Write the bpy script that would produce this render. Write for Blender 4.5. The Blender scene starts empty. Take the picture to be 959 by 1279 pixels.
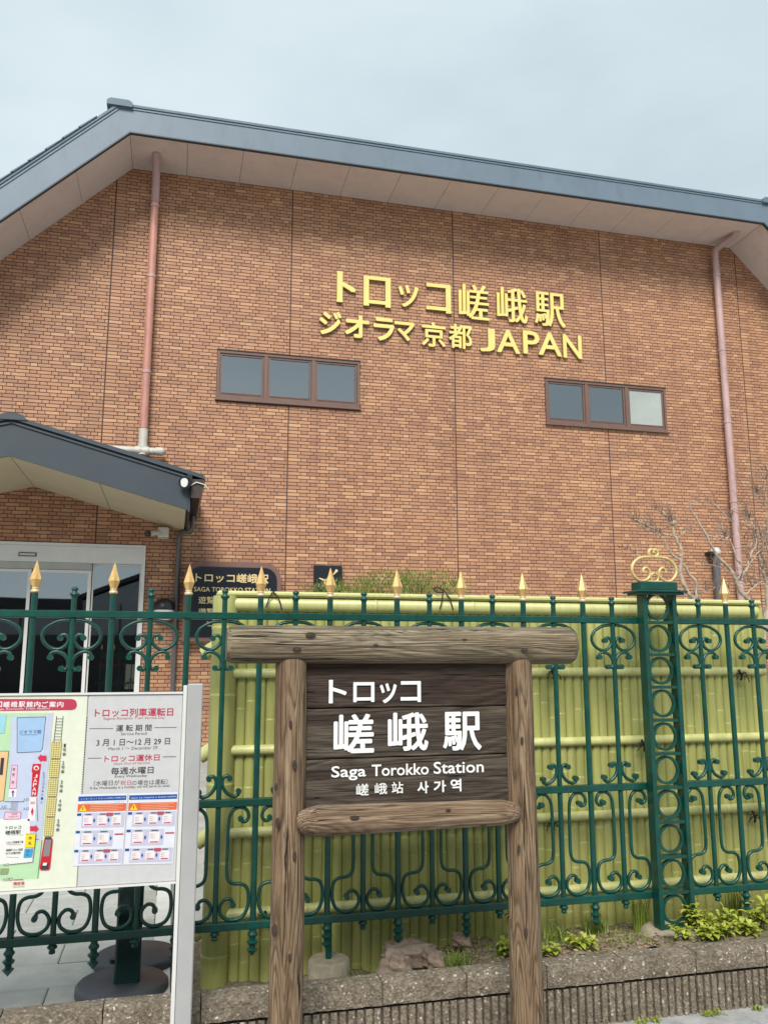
import bpy, math, random
from math import sin, cos, pi, radians
from mathutils import Vector, Matrix
random.seed(7)
S = bpy.context.scene
COL = S.collection

# ------------------------------------------------------------------ camera
EYE = Vector((0, 0, 1.5))
FOC, YAW, PITCH, ROLL = 1043.9, .24448, .17503, -.00097        # focal length in pixels of the 959 x 1279 photograph
_f = Vector((sin(YAW)*cos(PITCH), cos(YAW)*cos(PITCH), sin(PITCH)))
_r0 = Vector((cos(YAW), -sin(YAW), 0)); _u0 = _r0.cross(_f)
_r = _r0*cos(ROLL) + _u0*sin(ROLL); _u = -_r0*sin(ROLL) + _u0*cos(ROLL)
cam = bpy.data.cameras.new('camera'); camo = bpy.data.objects.new('camera', cam); COL.objects.link(camo)
m = Matrix((_r, _u, -_f)).transposed().to_4x4(); m.translation = EYE; camo.matrix_world = m
cam.sensor_fit = 'VERTICAL'; cam.sensor_height = 36; cam.lens = FOC*36/1279
cam.clip_start = .05; cam.clip_end = 2000
S.camera = camo
# ------------------------------------------------------------------ world: bright overcast
SUN_EL, SUN_ROT = radians(52), radians(215)
w = bpy.data.worlds.new('World'); S.world = w; w.use_nodes = True
nt = w.node_tree; nt.nodes.clear()
out = nt.nodes.new('ShaderNodeOutputWorld'); bg = nt.nodes.new('ShaderNodeBackground'); bg.inputs['Strength'].default_value = .11
sky = nt.nodes.new('ShaderNodeTexSky'); sky.sky_type = 'NISHITA'; sky.sun_disc = False
sky.sun_elevation = SUN_EL; sky.sun_rotation = SUN_ROT
tc = nt.nodes.new('ShaderNodeTexCoord'); mp = nt.nodes.new('ShaderNodeMapping'); mp.inputs['Scale'].default_value = (1, 1, 2.6)
nz = nt.nodes.new('ShaderNodeTexNoise'); nz.inputs['Scale'].default_value = 2.1; nz.inputs['Detail'].default_value = 5; nz.inputs['Roughness'].default_value = .5
cr = nt.nodes.new('ShaderNodeValToRGB')
cr.color_ramp.elements[0].position = .3; cr.color_ramp.elements[0].color = (3.4, 4.08, 4.45, 1)
cr.color_ramp.elements[1].position = .72; cr.color_ramp.elements[1].color = (4.7, 5.4, 5.65, 1)
mx = nt.nodes.new('ShaderNodeMix'); mx.data_type = 'RGBA'; mx.inputs[0].default_value = .96
L = nt.links.new
L(tc.outputs['Generated'], mp.inputs['Vector']); L(mp.outputs[0], nz.inputs['Vector']); L(nz.outputs['Fac'], cr.inputs['Fac'])
L(sky.outputs[0], mx.inputs[6]); L(cr.outputs[0], mx.inputs[7]); L(mx.outputs[2], bg.inputs['Color']); L(bg.outputs[0], out.inputs[0])
sun = bpy.data.lights.new('sun', 'SUN'); sun.energy = 2.7; sun.angle = radians(24); sun.color = (1, .96, .9)
so = bpy.data.objects.new('sun', sun); COL.objects.link(so)
sd = Vector((-.30, -.88, .88)).normalized()
so.rotation_euler = sd.to_track_quat('Z', 'Y').to_euler()
S.view_settings.view_transform = 'Standard'; S.view_settings.look = 'None'; S.view_settings.exposure = .63; S.view_settings.gamma = 1
S.view_settings.use_curve_mapping = False

def at(px, py, y):
    "where the sight line measured at a point of the photograph meets the vertical plane Y = y"
    d = _f + _r*((px-479.5)/FOC) - _u*((py-639.5)/FOC)
    return EYE + d*(y/d.y)

# ------------------------------------------------------------------ materials
def srgb(r, g, b):
    f = lambda c: (c/255/12.92) if c <= 10 else ((c/255+.055)/1.055)**2.4
    return (f(r), f(g), f(b))
def nodes(name):
    m = bpy.data.materials.new(name); m.use_nodes = True
    return m, m.node_tree, m.node_tree.nodes['Principled BSDF']
def N(t, kind, **kw):
    n = t.nodes.new('ShaderNode'+kind)
    for k, v in kw.items():
        if k in n.inputs: n.inputs[k].default_value = v
        else: setattr(n, k, v)
    return n
def coord(t, scale=(1, 1, 1), kind='Object'):
    c = N(t, 'TexCoord'); mp = N(t, 'Mapping'); mp.inputs['Scale'].default_value = scale
    t.links.new(c.outputs[kind], mp.inputs['Vector']); return mp.outputs[0]
def ramp(t, fac, stops):
    r = N(t, 'ValToRGB'); e = r.color_ramp.elements
    while len(e) < len(stops): e.new(.5)
    for i, (p, c) in enumerate(stops): e[i].position = p; e[i].color = (*c, 1)
    t.links.new(fac, r.inputs['Fac']); return r.outputs[0]
def bump(t, b, h, strength, dist=.01):
    n = N(t, 'Bump', Strength=strength, Distance=dist); t.links.new(h, n.inputs['Height']); t.links.new(n.outputs[0], b.inputs['Normal'])
def mix(t, a, b, fac, mode='MIX'):
    n = t.nodes.new('ShaderNodeMix'); n.data_type = 'RGBA'; n.blend_type = mode
    for i, v in ((0, fac), (6, a), (7, b)):
        if hasattr(v, 'is_output'): t.links.new(v, n.inputs[i])
        elif isinstance(v, (int, float)): n.inputs[i].default_value = v
        else: n.inputs[i].default_value = (*v, 1)
    return n.outputs[2]
def simple(name, c, rough=.5, var=.15, scale=8, bmp=0, metal=0, dirt=None, bscale=None):
    m, t, b = nodes(name)
    n = N(t, 'TexNoise', Scale=scale, Detail=6.0, Roughness=.6); t.links.new(coord(t), n.inputs['Vector'])
    lo = tuple(x*(1-var) for x in c); hi = tuple(min(1, x*(1+var)) for x in c)
    o = ramp(t, n.outputs['Fac'], [(.3, lo), (.7, hi)])
    if dirt:
        n2 = N(t, 'TexNoise', Scale=scale*2.3, Detail=8.0, Roughness=.7); t.links.new(coord(t, (1, 1, .35)), n2.inputs['Vector'])
        r2 = N(t, 'ValToRGB'); r2.color_ramp.elements[0].position = .5; r2.color_ramp.elements[1].position = .75
        t.links.new(n2.outputs['Fac'], r2.inputs['Fac']); o = mix(t, o, dirt, r2.outputs[0])
    t.links.new(o, b.inputs['Base Color']); b.inputs['Roughness'].default_value = rough; b.inputs['Metallic'].default_value = metal
    if bmp:
        n3 = N(t, 'TexNoise', Scale=bscale or scale*6, Detail=8.0, Roughness=.65); t.links.new(coord(t), n3.inputs['Vector']); bump(t, b, n3.outputs['Fac'], bmp, .004)
    return m
def flat(name, c, rough=.45):
    m, t, b = nodes(name)
    n = N(t, 'TexNoise', Scale=30.0, Detail=3.0); t.links.new(coord(t), n.inputs['Vector'])
    t.links.new(ramp(t, n.outputs['Fac'], [(.3, tuple(x*.93 for x in c)), (.7, c)]), b.inputs['Base Color'])
    b.inputs['Roughness'].default_value = rough; return m

BRICK = [(0, (.35, .178, .112)), (.25, (.41, .212, .122)), (.5, (.465, .243, .134)), (.75, (.52, .28, .152)), (1, (.63, .37, .20))]
def brick_mat(name, source):
    m, t, b = nodes(name)
    if source == 'attr':
        a = N(t, 'Attribute', attribute_name='tone'); fac = a.outputs['Fac']
    else:
        a = N(t, 'ObjectInfo'); fac = a.outputs['Random']
    c = ramp(t, fac, BRICK)
    g = N(t, 'NewGeometry'); n = N(t, 'TexNoise', Scale=26.0, Detail=5.0, Roughness=.7); mpx = N(t, 'Mapping'); mpx.inputs['Scale'].default_value = (1, 1, 2.2)
    t.links.new(g.outputs['Position'], mpx.inputs['Vector']); t.links.new(mpx.outputs[0], n.inputs['Vector'])
    c = mix(t, c, ramp(t, n.outputs['Fac'], [(.3, (.6, .55, .55)), (.7, (1, 1, 1))]), .45, 'MULTIPLY')
    ms_ = N(t, 'Mapping'); ms_.inputs['Scale'].default_value = (2.2, 2.2, .16); t.links.new(g.outputs['Position'], ms_.inputs['Vector']); ns_ = N(t, 'TexNoise', Scale=1.0, Detail=5.0, Roughness=.6); t.links.new(ms_.outputs[0], ns_.inputs['Vector'])
    c = mix(t, c, ramp(t, ns_.outputs['Fac'], [(.32, (.80, .77, .78)), (.5, (1, 1, 1))]), .7, 'MULTIPLY')
    n2 = N(t, 'TexNoise', Scale=.55, Detail=4.0); t.links.new(g.outputs['Position'], n2.inputs['Vector'])
    c = mix(t, c, ramp(t, n2.outputs['Fac'], [(.35, (.88, .86, .88)), (.65, (1, 1, 1))]), .6, 'MULTIPLY')
    t.links.new(c, b.inputs['Base Color']); b.inputs['Roughness'].default_value = .62
    bump(t, b, n.outputs['Fac'], .35, .004); return m
M = {}
M['brick'] = brick_mat('brick_glaze', 'attr'); M['brick_one'] = brick_mat('brick_glaze_single', 'obj')
M['mortar'] = simple('mortar', (.115, .052, .036), .9, .2, 5, .4)
M['sealant'] = simple('sealant', (.055, .032, .03), .7, .2, 5)
M['fascia_hazed'] = simple('haze_paled_fascia', (.125, .170, .215), .5, .06, 1.5, dirt=(.10, .135, .17))  # same slate as the canopy fascia, lens haze put into the colour as paler blue-grey
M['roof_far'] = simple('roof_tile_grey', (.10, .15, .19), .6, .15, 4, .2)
M['soffit'] = simple('soffit_board', (.62, .53, .49), .7, .05, 2, dirt=(.54, .46, .43))
M['joint'] = flat('soffit_joint', (.14, .12, .11), .8)
M['slate'] = simple('slate_fascia', (.030, .042, .055), .55, .08, 3)
M['slate_edge'] = simple('slate_roof_edge', (.035, .048, .062), .5, .1, 4)
M['canopy_soffit'] = simple('canopy_soffit', (.50, .435, .30), .7, .05, 2)
M['gutter'] = simple('brown_gutter', (.045, .028, .025), .4, .1, 4)
M['pipe_pink'] = simple('weathered_copper_pipe', (.47, .22, .17), .5, .12, 3, dirt=(.30, .15, .13))
M['pipe_mauve'] = simple('faded_mauve_pipe', (.45, .30, .29), .5, .1, 3, dirt=(.30, .19, .18))
M['pipe_white'] = simple('grey_white_pipe', (.50, .47, .42), .5, .12, 6, dirt=(.3, .28, .24))
M['pipe_grey'] = simple('dark_grey_pipe', (.10, .095, .10), .4, .1, 6)
M['bronze'] = simple('bronze_window_frame', (.15, .088, .070), .4, .1, 5)
M['silver'] = simple('satin_aluminium', (.66, .65, .63), .4, .05, 5, metal=.1)
M['post_silver'] = simple('brushed_steel_post', (.46, .46, .455), .38, .08, 7, metal=.35)
M['silver_dark'] = simple('door_track_aluminium', (.40, .39, .36), .4, .08, 5, metal=.3)
M['black'] = flat('black_plastic', (.012, .013, .015), .4)
M['offwhite'] = simple('offwhite_plastic', (.55, .54, .48), .4, .06, 9)
M['lampglass'] = flat('frosted_glass', (.8, .8, .78), .3)
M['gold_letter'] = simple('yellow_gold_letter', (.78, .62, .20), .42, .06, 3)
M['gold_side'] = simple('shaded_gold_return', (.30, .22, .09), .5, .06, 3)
M['gold'] = simple('gold_paint', (.66, .42, .16), .42, .22, 40, .15, metal=.3, dirt=(.36, .22, .09))
M['gold_pale'] = simple('pale_gold_paint', (.70, .50, .22), .4, .2, 25, .15, metal=.3, dirt=(.4, .28, .13))
M['collar'] = simple('pale_brass_collar', (.72, .52, .30), .35, .15, 40, metal=.3)
M['green'] = simple('dark_green_gloss_paint', (.002, .057, .043), .3, .3, 14, .3, dirt=(.010, .036, .028), bscale=160)
M['post_green'] = simple('bottle_green_post', (.004, .03, .028), .3, .2, 8)
M['rubber'] = simple('black_rubber', (.045, .048, .058), .5, .12, 12, .2)
M['plaque'] = simple('black_granite', (.010, .013, .020), .25, .3, 60)
M['plaque_frame'] = simple('brown_plaque_frame', (.16, .085, .068), .5, .1, 6)
M['gold_print'] = flat('gold_print', (.72, .55, .26), .45)
M['frosted'] = simple('frosted_film_glass', (.36, .39, .37), .12, .12, 1.2)
M['curtain'] = simple('pale_curtain', (.75, .77, .72), .8, .06, 2)
M['interior'] = simple('dark_interior', (.03, .03, .033), .8, .3, 2)
M['red'] = flat('red_band', (.65, .012, .03), .5)
M['street'] = simple('street_asphalt', (.37, .365, .36), .9, .18, 9, .9, dirt=(.2, .2, .2), bscale=180)
M['white_stone'] = simple('white_kerb_stone', (.62, .6, .57), .8, .08, 14, .3)
M['soil'] = simple('dry_soil', (.21, .165, .11), .95, .45, 26, 1.0, dirt=(.10, .075, .045), bscale=120)
M['ground'] = simple('yard_ground', (.36, .35, .32), .95, .2, 3, .4)
M['rock'] = simple('brown_garden_rock', (.27, .20, .15), .9, .35, 14, 1.0, dirt=(.09, .075, .06), bscale=60)
M['concrete'] = simple('weathered_concrete', (.33, .285, .20), .9, .2, 22, .8, dirt=(.2, .18, .14), bscale=130)
M['tie'] = flat('black_cord', (.008, .008, .009), .7)
M['bark'] = simple('pale_bark', (.43, .34, .26), .85, .35, 25, .8, dirt=(.17, .12, .09))
M['twig'] = simple('dark_twig', (.22, .155, .125), .85, .3, 25)
M['white_paint'] = simple('white_sign_paint', (.76, .76, .74), .6, .05, 60, .3)
M['opp_wall'] = simple('grey_cladding', (.19, .21, .23), .7, .1, 2)
M['opp_roof'] = simple('dark_roof', (.012, .013, .016), .7, .1, 2)
def glass_mat(name, refl, tint):
    m = bpy.data.materials.new(name); m.use_nodes = True; t = m.node_tree; t.nodes.clear()
    o = N(t, 'OutputMaterial'); ms = N(t, 'MixShader'); ms.inputs[0].default_value = refl
    tr = N(t, 'BsdfTransparent'); tr.inputs[0].default_value = (*tint, 1); gl = N(t, 'BsdfGlossy', Roughness=.015); gl.inputs[0].default_value = (.9, .93, .95, 1)
    n = N(t, 'TexNoise', Scale=1.3, Detail=1.0); t.links.new(coord(t), n.inputs['Vector'])
    bp = N(t, 'Bump', Strength=.02, Distance=.01); t.links.new(n.outputs['Fac'], bp.inputs['Height']); t.links.new(bp.outputs[0], gl.inputs['Normal'])
    t.links.new(tr.outputs[0], ms.inputs[1]); t.links.new(gl.outputs[0], ms.inputs[2]); t.links.new(ms.outputs[0], o.inputs[0]); return m
M['glass'] = glass_mat('window_glass', .27, (.45, .5, .52)); M['door_glass'] = glass_mat('door_glass', .30, (.45, .48, .5))

def wood_mat(name, axis, dark, mid, light, planks=False):
    "weathered timber: long fibres, soft growth-ring figure, grey and brown patches, drying cracks"
    m, t, b = nodes(name)
    c = N(t, 'TexCoord')
    def nz(a, l, off=(0, 0, 0), **kw):
        mp = N(t, 'Mapping'); mp.inputs['Scale'].default_value = (a, a, l) if axis == 'z' else (l, a, a); mp.inputs['Location'].default_value = off
        t.links.new(c.outputs['Object'], mp.inputs['Vector']); n = N(t, 'TexNoise', Scale=1.0, **kw); t.links.new(mp.outputs[0], n.inputs['Vector']); return n.outputs['Fac']
    warp = nz(7.5, .85, Detail=2.0, Roughness=.5, Distortion=.3)
    mul = N(t, 'Math', operation='MULTIPLY'); mul.inputs[1].default_value = 150 if not planks else 80; t.links.new(warp, mul.inputs[0])
    sn = N(t, 'Math', operation='SINE'); t.links.new(mul.outputs[0], sn.inputs[0])
    mr = N(t, 'MapRange'); mr.inputs['From Min'].default_value = -1; t.links.new(sn.outputs[0], mr.inputs['Value'])
    fib = nz(210, 6, Detail=6.0, Roughness=.75, Distortion=.5); fib2 = nz(55, 1.6, (2, 5, 1), Detail=5.0, Roughness=.6, Distortion=.6)
    big = nz(10, 1.1, (3.1, 1.7, 5.2), Detail=5.0, Roughness=.65); str_ = nz(30, .7, (7, 2, 3), Detail=4.0, Roughness=.6, Distortion=.5)
    base = ramp(t, big, [(.36, mid), (.62, light)])
    base = mix(t, base, ramp(t, str_, [(.36, (.64, .56, .48)), (.5, (1.0, .93, .86)), (.64, (1.08, 1.1, 1.12))]), .7, 'MULTIPLY')
    rm = ramp(t, mr.outputs[0], [(.0, (.6, .6, .6)), (.2, (.3, .3, .3)), (.5, (0, 0, 0))])
    rg = ramp(t, big, [(.35, (.35, .35, .35)), (.55, (1, 1, 1))]); rm = mix(t, rm, rg, 1.0, 'MULTIPLY')
    base = mix(t, base, dark, rm)
    base = mix(t, base, ramp(t, fib, [(.38, (.36, .33, .30)), (.56, (1.06, 1.06, 1.06))]), .85, 'MULTIPLY')
    base = mix(t, base, ramp(t, fib2, [(.34, (.55, .5, .45)), (.5, (1, 1, 1))]), .5, 'MULTIPLY')
    ck = nz(46, 1.1, (4, 4, 4), Detail=2.0, Roughness=.4, Distortion=.7)
    ckc = ramp(t, ck, [(.480, (0, 0, 0)), (.497, (1, 1, 1)), (.503, (1, 1, 1)), (.520, (0, 0, 0))])
    gate = ramp(t, str_, [(.5, (0, 0, 0)), (.56, (1, 1, 1))]); ckm = mix(t, (0, 0, 0), ckc, gate)
    base = mix(t, base, tuple(x*.25 for x in dark), ckm)
    t.links.new(base, b.inputs['Base Color']); b.inputs['Roughness'].default_value = .75; b.inputs['Specular IOR Level'].default_value = .25
    a1 = N(t, 'Math', operation='MULTIPLY_ADD'); a1.inputs[1].default_value = .7; t.links.new(mr.outputs[0], a1.inputs[0]); t.links.new(fib, a1.inputs[2])
    a2 = N(t, 'Math', operation='MULTIPLY_ADD'); a2.inputs[1].default_value = -1.6; t.links.new(ckm, a2.inputs[0]); t.links.new(a1.outputs[0], a2.inputs[2])
    bump(t, b, a2.outputs[0], .8, .005); return m
M['wood_post'] = wood_mat('weathered_log_upright', 'z', (.05, .03, .018), (.185, .12, .07), (.34, .25, .165))
M['wood_beam'] = wood_mat('weathered_log_beam', 'x', (.06, .045, .028), (.19, .15, .10), (.39, .33, .235))
M['wood_sill'] = wood_mat('weathered_log_sill', 'x', (.07, .045, .03), (.24, .17, .115), (.42, .32, .225))
M['wood_board'] = wood_mat('dark_sign_boards', 'x', (.030, .022, .018), (.052, .040, .031), (.135, .115, .093), True)
M['wood_board_top'] = wood_mat('darkest_sign_board', 'x', (.018, .012, .010), (.040, .025, .020), (.085, .064, .05), True)
M['knot'] = simple('wood_knot', (.045, .028, .02), .8, .4, 90, .5)
def bamboo_mat(nm, ca, cb):
    m, t, b = nodes(nm)
    oi = N(t, 'ObjectInfo'); n = N(t, 'TexNoise', Scale=2.2, Detail=5.0, Roughness=.6); g = N(t, 'NewGeometry'); t.links.new(g.outputs['Position'], n.inputs['Vector'])
    c = ramp(t, n.outputs['Fac'], [(.3, ca), (.7, cb)])
    c = mix(t, c, ramp(t, oi.outputs['Random'], [(0, (.84, .86, .80)), (1, (1, 1, 1))]), .8, 'MULTIPLY')
    mp = N(t, 'Mapping'); mp.inputs['Scale'].default_value = (60, 60, 5); t.links.new(g.outputs['Position'], mp.inputs['Vector'])
    n2 = N(t, 'TexNoise', Scale=1.0, Detail=4.0); t.links.new(mp.outputs[0], n2.inputs['Vector'])
    c = mix(t, c, ramp(t, n2.outputs['Fac'], [(.35, (.86, .86, .78)), (.65, (1, 1, 1))]), .8, 'MULTIPLY')
    t.links.new(c, b.inputs['Base Color']); b.inputs['Roughness'].default_value = .38; bump(t, b, n2.outputs['Fac'], .12, .003); return m
M['bamboo'] = bamboo_mat('painted_bamboo', (.415, .42, .135), (.505, .505, .19)); M['bamboo_rail'] = bamboo_mat('pale_painted_bamboo', (.54, .54, .215), (.66, .65, .31))
def aggregate():
    m, t, b = nodes('exposed_aggregate')
    g = N(t, 'NewGeometry'); v = N(t, 'TexVoronoi', Scale=125.0); t.links.new(g.outputs['Position'], v.inputs['Vector'])
    n = N(t, 'TexNoise', Scale=9.0, Detail=6.0, Roughness=.65); t.links.new(g.outputs['Position'], n.inputs['Vector'])
    sep = N(t, 'SeparateColor'); t.links.new(v.outputs['Color'], sep.inputs[0])
    c = ramp(t, sep.outputs[0], [(0, (.115, .095, .07)), (.45, (.19, .16, .122)), (.85, (.25, .212, .165)), (.97, (.31, .27, .215)), (.993, (.6, .56, .5))])
    c = mix(t, c, ramp(t, n.outputs['Fac'], [(.3, (.55, .52, .46)), (.65, (1.05, 1.02, .98))]), .9, 'MULTIPLY')
    t.links.new(c, b.inputs['Base Color']); b.inputs['Roughness'].default_value = .9; bump(t, b, v.outputs['Distance'], .6, .005); return m
M['aggregate'] = aggregate()
def paver():
    m, t, b = nodes('grey_stone_paver')
    g = N(t, 'NewGeometry'); n = N(t, 'TexNoise', Scale=6.0, Detail=8.0, Roughness=.7); t.links.new(g.outputs['Position'], n.inputs['Vector'])
    oi = N(t, 'ObjectInfo')
    c = ramp(t, n.outputs['Fac'], [(.3, (.38, .385, .355)), (.7, (.55, .55, .51))])
    c = mix(t, c, ramp(t, oi.outputs['Random'], [(0, (.8, .8, .8)), (1, (1, 1, 1))]), .9, 'MULTIPLY')
    t.links.new(c, b.inputs['Base Color']); b.inputs['Roughness'].default_value = .7; bump(t, b, n.outputs['Fac'], .3, .006); return m
M['paver'] = paver()
def leaf(name, a, bcol):
    m, t, b = nodes(name)
    at_ = N(t, 'Attribute', attribute_name='tone'); t.links.new(ramp(t, at_.outputs['Fac'], [(0, a), (1, bcol)]), b.inputs['Base Color'])
    b.inputs['Roughness'].default_value = .45
    tl = N(t, 'BsdfTranslucent'); t.links.new(ramp(t, at_.outputs['Fac'], [(0, a), (1, bcol)]), tl.inputs[0])
    ms = N(t, 'MixShader'); ms.inputs[0].default_value = .3; o = t.nodes['Material Output']
    t.links.new(b.outputs[0], ms.inputs[1]); t.links.new(tl.outputs[0], ms.inputs[2]); t.links.new(ms.outputs[0], o.inputs[0]); return m
M['leaf_lime'] = leaf('lime_leaf', (.15, .23, .022), (.54, .56, .09)); M['leaf_grass'] = leaf('grass_blade', (.07, .13, .02), (.28, .38, .05))
M['leaf_shrub'] = leaf('shrub_leaf', (.07, .12, .015), (.30, .34, .06))
M['litter'] = leaf('dead_leaf', (.16, .10, .05), (.46, .36, .22))
# prints
PR = {}
def pr(name, c):
    k = 'print_'+name
    if k not in PR: PR[k] = flat(k, tuple(v*.78 for v in srgb(*c)), .4)
    return PR[k]

# ------------------------------------------------------------------ mesh helpers
class MB:
    def __init__(s): s.v = []; s.f = []; s.m = []; s.sm = []; s.tone = []; s.mats = []
    def mi(s, m):
        if m not in s.mats: s.mats.append(m)
        return s.mats.index(m)
    def add(s, vs, fs, m=None, smooth=False, tone=None):
        k = len(s.v); s.v += [tuple(v) for v in vs]
        i = s.mi(m) if m else 0
        for f in fs: s.f.append(tuple(k+a for a in f)); s.m.append(i); s.sm.append(smooth); s.tone.append(tone or 0)
    def box(s, x0, y0, z0, x1, y1, z1, m=None, bevel=0):
        if bevel:
            b = bevel
            q = [(x0+b, z0), (x1-b, z0), (x1, z0+b), (x1, z1-b), (x1-b, z1), (x0+b, z1), (x0, z1-b), (x0, z0+b)]
            q2 = [(x0+b, z0+b), (x1-b, z0+b), (x1-b, z0+b), (x1-b, z1-b), (x1-b, z1-b), (x0+b, z1-b), (x0+b, z1-b), (x0+b, z0+b)]
            vs = [(a, y0, c) for a, c in q2] + [(a, y0+b, c) for a, c in q] + [(a, y1, c) for a, c in q]
            fs = [tuple(range(8))] + [(i, i+8, (i+1) % 8+8, (i+1) % 8) for i in range(8)] + [(i+8, i+16, (i+1) % 8+16, (i+1) % 8+8) for i in range(8)] + [tuple(range(23, 15, -1))]
            s.add(vs, fs, m); return
        s.add([(x0, y0, z0), (x1, y0, z0), (x1, y1, z0), (x0, y1, z0), (x0, y0, z1), (x1, y0, z1), (x1, y1, z1), (x0, y1, z1)],
              [(0, 3, 2, 1), (4, 5, 6, 7), (0, 1, 5, 4), (1, 2, 6, 5), (2, 3, 7, 6), (3, 0, 4, 7)], m)
    def prism(s, poly, y0, y1, m=None, side=None):
        "polygon in X,Z (anticlockwise seen from the street), y0 nearer"
        n = len(poly); vs = [(x, y0, z) for x, z in poly] + [(x, y1, z) for x, z in poly]
        s.add(vs, [tuple(range(n)), tuple(range(2*n-1, n-1, -1))], m)
        s.add(vs, [(i, i+n, (i+1) % n+n, (i+1) % n) for i in range(n)], side or m)
    def slab(s, poly, z0, z1, m=None):
        n = len(poly); vs = [(x, y, z0) for x, y in poly] + [(x, y, z1) for x, y in poly]
        s.add(vs, [tuple(range(n-1, -1, -1)), tuple(range(n, 2*n))] + [(i, (i+1) % n, (i+1) % n+n, i+n) for i in range(n)], m)
    def tube(s, pts, r, seg=8, m=None, caps=True, smooth=True, flatten=1, closed=False):
        pts = [Vector(p) for p in pts]; n = len(pts); rs = r if isinstance(r, (list, tuple)) else [r]*n
        vs = []; prev = None
        for i, p in enumerate(pts):
            if closed: d = pts[(i+1) % n]-pts[i-1]
            else: d = pts[min(i+1, n-1)]-pts[max(i-1, 0)]
            d.normalize()
            if prev is None:
                a = Vector((0, 1, 0)) if abs(d.y) < .9 else Vector((1, 0, 0))
                a = (a-d*a.dot(d)).normalized()
            else: a = (prev-d*prev.dot(d)).normalized()
            prev = a; b = d.cross(a)
            for k in range(seg):
                t = 2*pi*(k+.5*(seg == 4))/seg; vs.append(p+(a*cos(t)*flatten+b*sin(t))*rs[i])
        fs = []
        for i in range(n if closed else n-1):
            j = (i+1) % n
            for k in range(seg): fs.append((i*seg+k, i*seg+(k+1) % seg, j*seg+(k+1) % seg, j*seg+k))
        s.add(vs, fs, m, smooth)
        if caps and not closed: s.add(vs, [tuple(range(seg-1, -1, -1)), tuple(range((n-1)*seg, n*seg))], m)
    def lathe(s, cx, cy, prof, seg=12, m=None, smooth=True):
        vs = []; n = len(prof)
        for r, z in prof:
            for k in range(seg): t = 2*pi*(k+.5)/seg; vs.append((cx+r*cos(t), cy+r*sin(t), z))
        fs = [(i*seg+k, i*seg+(k+1) % seg, (i+1)*seg+(k+1) % seg, (i+1)*seg+k) for i in range(n-1) for k in range(seg)]
        s.add(vs, fs, m, smooth); s.add(vs, [tuple(range(seg-1, -1, -1)), tuple(range((n-1)*seg, n*seg))], m)
    def build(s, name, mat=None, parent=None, loc=None, kind=None, label=None):
        "links the collected shapes as one mesh object; coordinates are world coordinates"
        o0 = Vector(loc) if loc is not None else (wpos(parent) if parent else Vector((0, 0, 0)))
        me = bpy.data.meshes.new(name); me.from_pydata([tuple(Vector(v)-o0) for v in s.v], [], s.f)
        for mm in (s.mats or [mat]): me.materials.append(mm)
        if s.mats: me.polygons.foreach_set('material_index', s.m)
        me.polygons.foreach_set('use_smooth', s.sm)
        if any(s.tone):
            a = me.attributes.new('tone', 'FLOAT', 'FACE'); a.data.foreach_set('value', s.tone)
        me.update()
        return link(name, me, parent, o0, kind, label)
WP = {}
def wpos(o): return WP.get(o.name, Vector((0, 0, 0))) if o else Vector((0, 0, 0))
def link(name, me, parent=None, loc=(0, 0, 0), kind=None, label=None):
    o = bpy.data.objects.new(name, me); COL.objects.link(o)
    WP[o.name] = Vector(loc); o.location = Vector(loc)-wpos(parent)
    if parent: o.parent = parent
    if kind: o['kind'] = kind
    if label: o['label'] = label
    return o
def thing(name, label, cat, loc=(0, 0, 0), group=None):
    o = link(name, None, None, loc); return tag(o, label, cat, group)
def tag(o, label, cat, group=None):
    o['label'] = label; o['category'] = cat
    if group: o['group'] = group
    return o
def fix_normals(o):
    import bmesh
    b = bmesh.new(); b.from_mesh(o.data); bmesh.ops.recalc_face_normals(b, faces=b.faces); b.to_mesh(o.data); b.free()

def glyph_mesh(text, x0, x1, z0, z1, y, depth=.0, bold=0, mat=None, side=None, keep=None, spacing=1):
    "text as geometry fitted to a box of the X,Z plane, front face at y-depth"
    c = bpy.data.curves.new('text', 'FONT'); c.body = text; c.resolution_u = 3; c.offset = bold; c.space_character = spacing
    o = bpy.data.objects.new('text', c); COL.objects.link(o); bpy.context.view_layer.update()
    dg = bpy.context.evaluated_depsgraph_get(); me = bpy.data.meshes.new_from_object(o.evaluated_get(dg), depsgraph=dg)
    bpy.data.objects.remove(o); bpy.data.curves.remove(c)
    vs = [v.co.copy() for v in me.vertices]; fs = [tuple(p.vertices) for p in me.polygons]
    if not vs: return [], [], []
    a0 = min(v.x for v in vs); a1 = max(v.x for v in vs); b0 = min(v.y for v in vs); b1 = max(v.y for v in vs)
    sx = (x1-x0)/max(a1-a0, 1e-6); sz = (z1-z0)/max(b1-b0, 1e-6)
    V = [(x0+(v.x-a0)*sx, y-depth, z0+(v.y-b0)*sz) for v in vs]
    sides = []
    if depth:
        from collections import Counter
        ec = Counter()
        for f in fs:
            for i in range(len(f)): ec[frozenset((f[i], f[(i+1) % len(f)]))] += 1
        n = len(V); V += [(p[0], y, p[2]) for p in V]
        for f in fs:
            for i in range(len(f)):
                a, b = f[i], f[(i+1) % len(f)]
                if ec[frozenset((a, b))] == 1: sides.append((b, a, a+n, b+n))
    bpy.data.meshes.remove(me)
    return V, fs, sides
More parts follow.
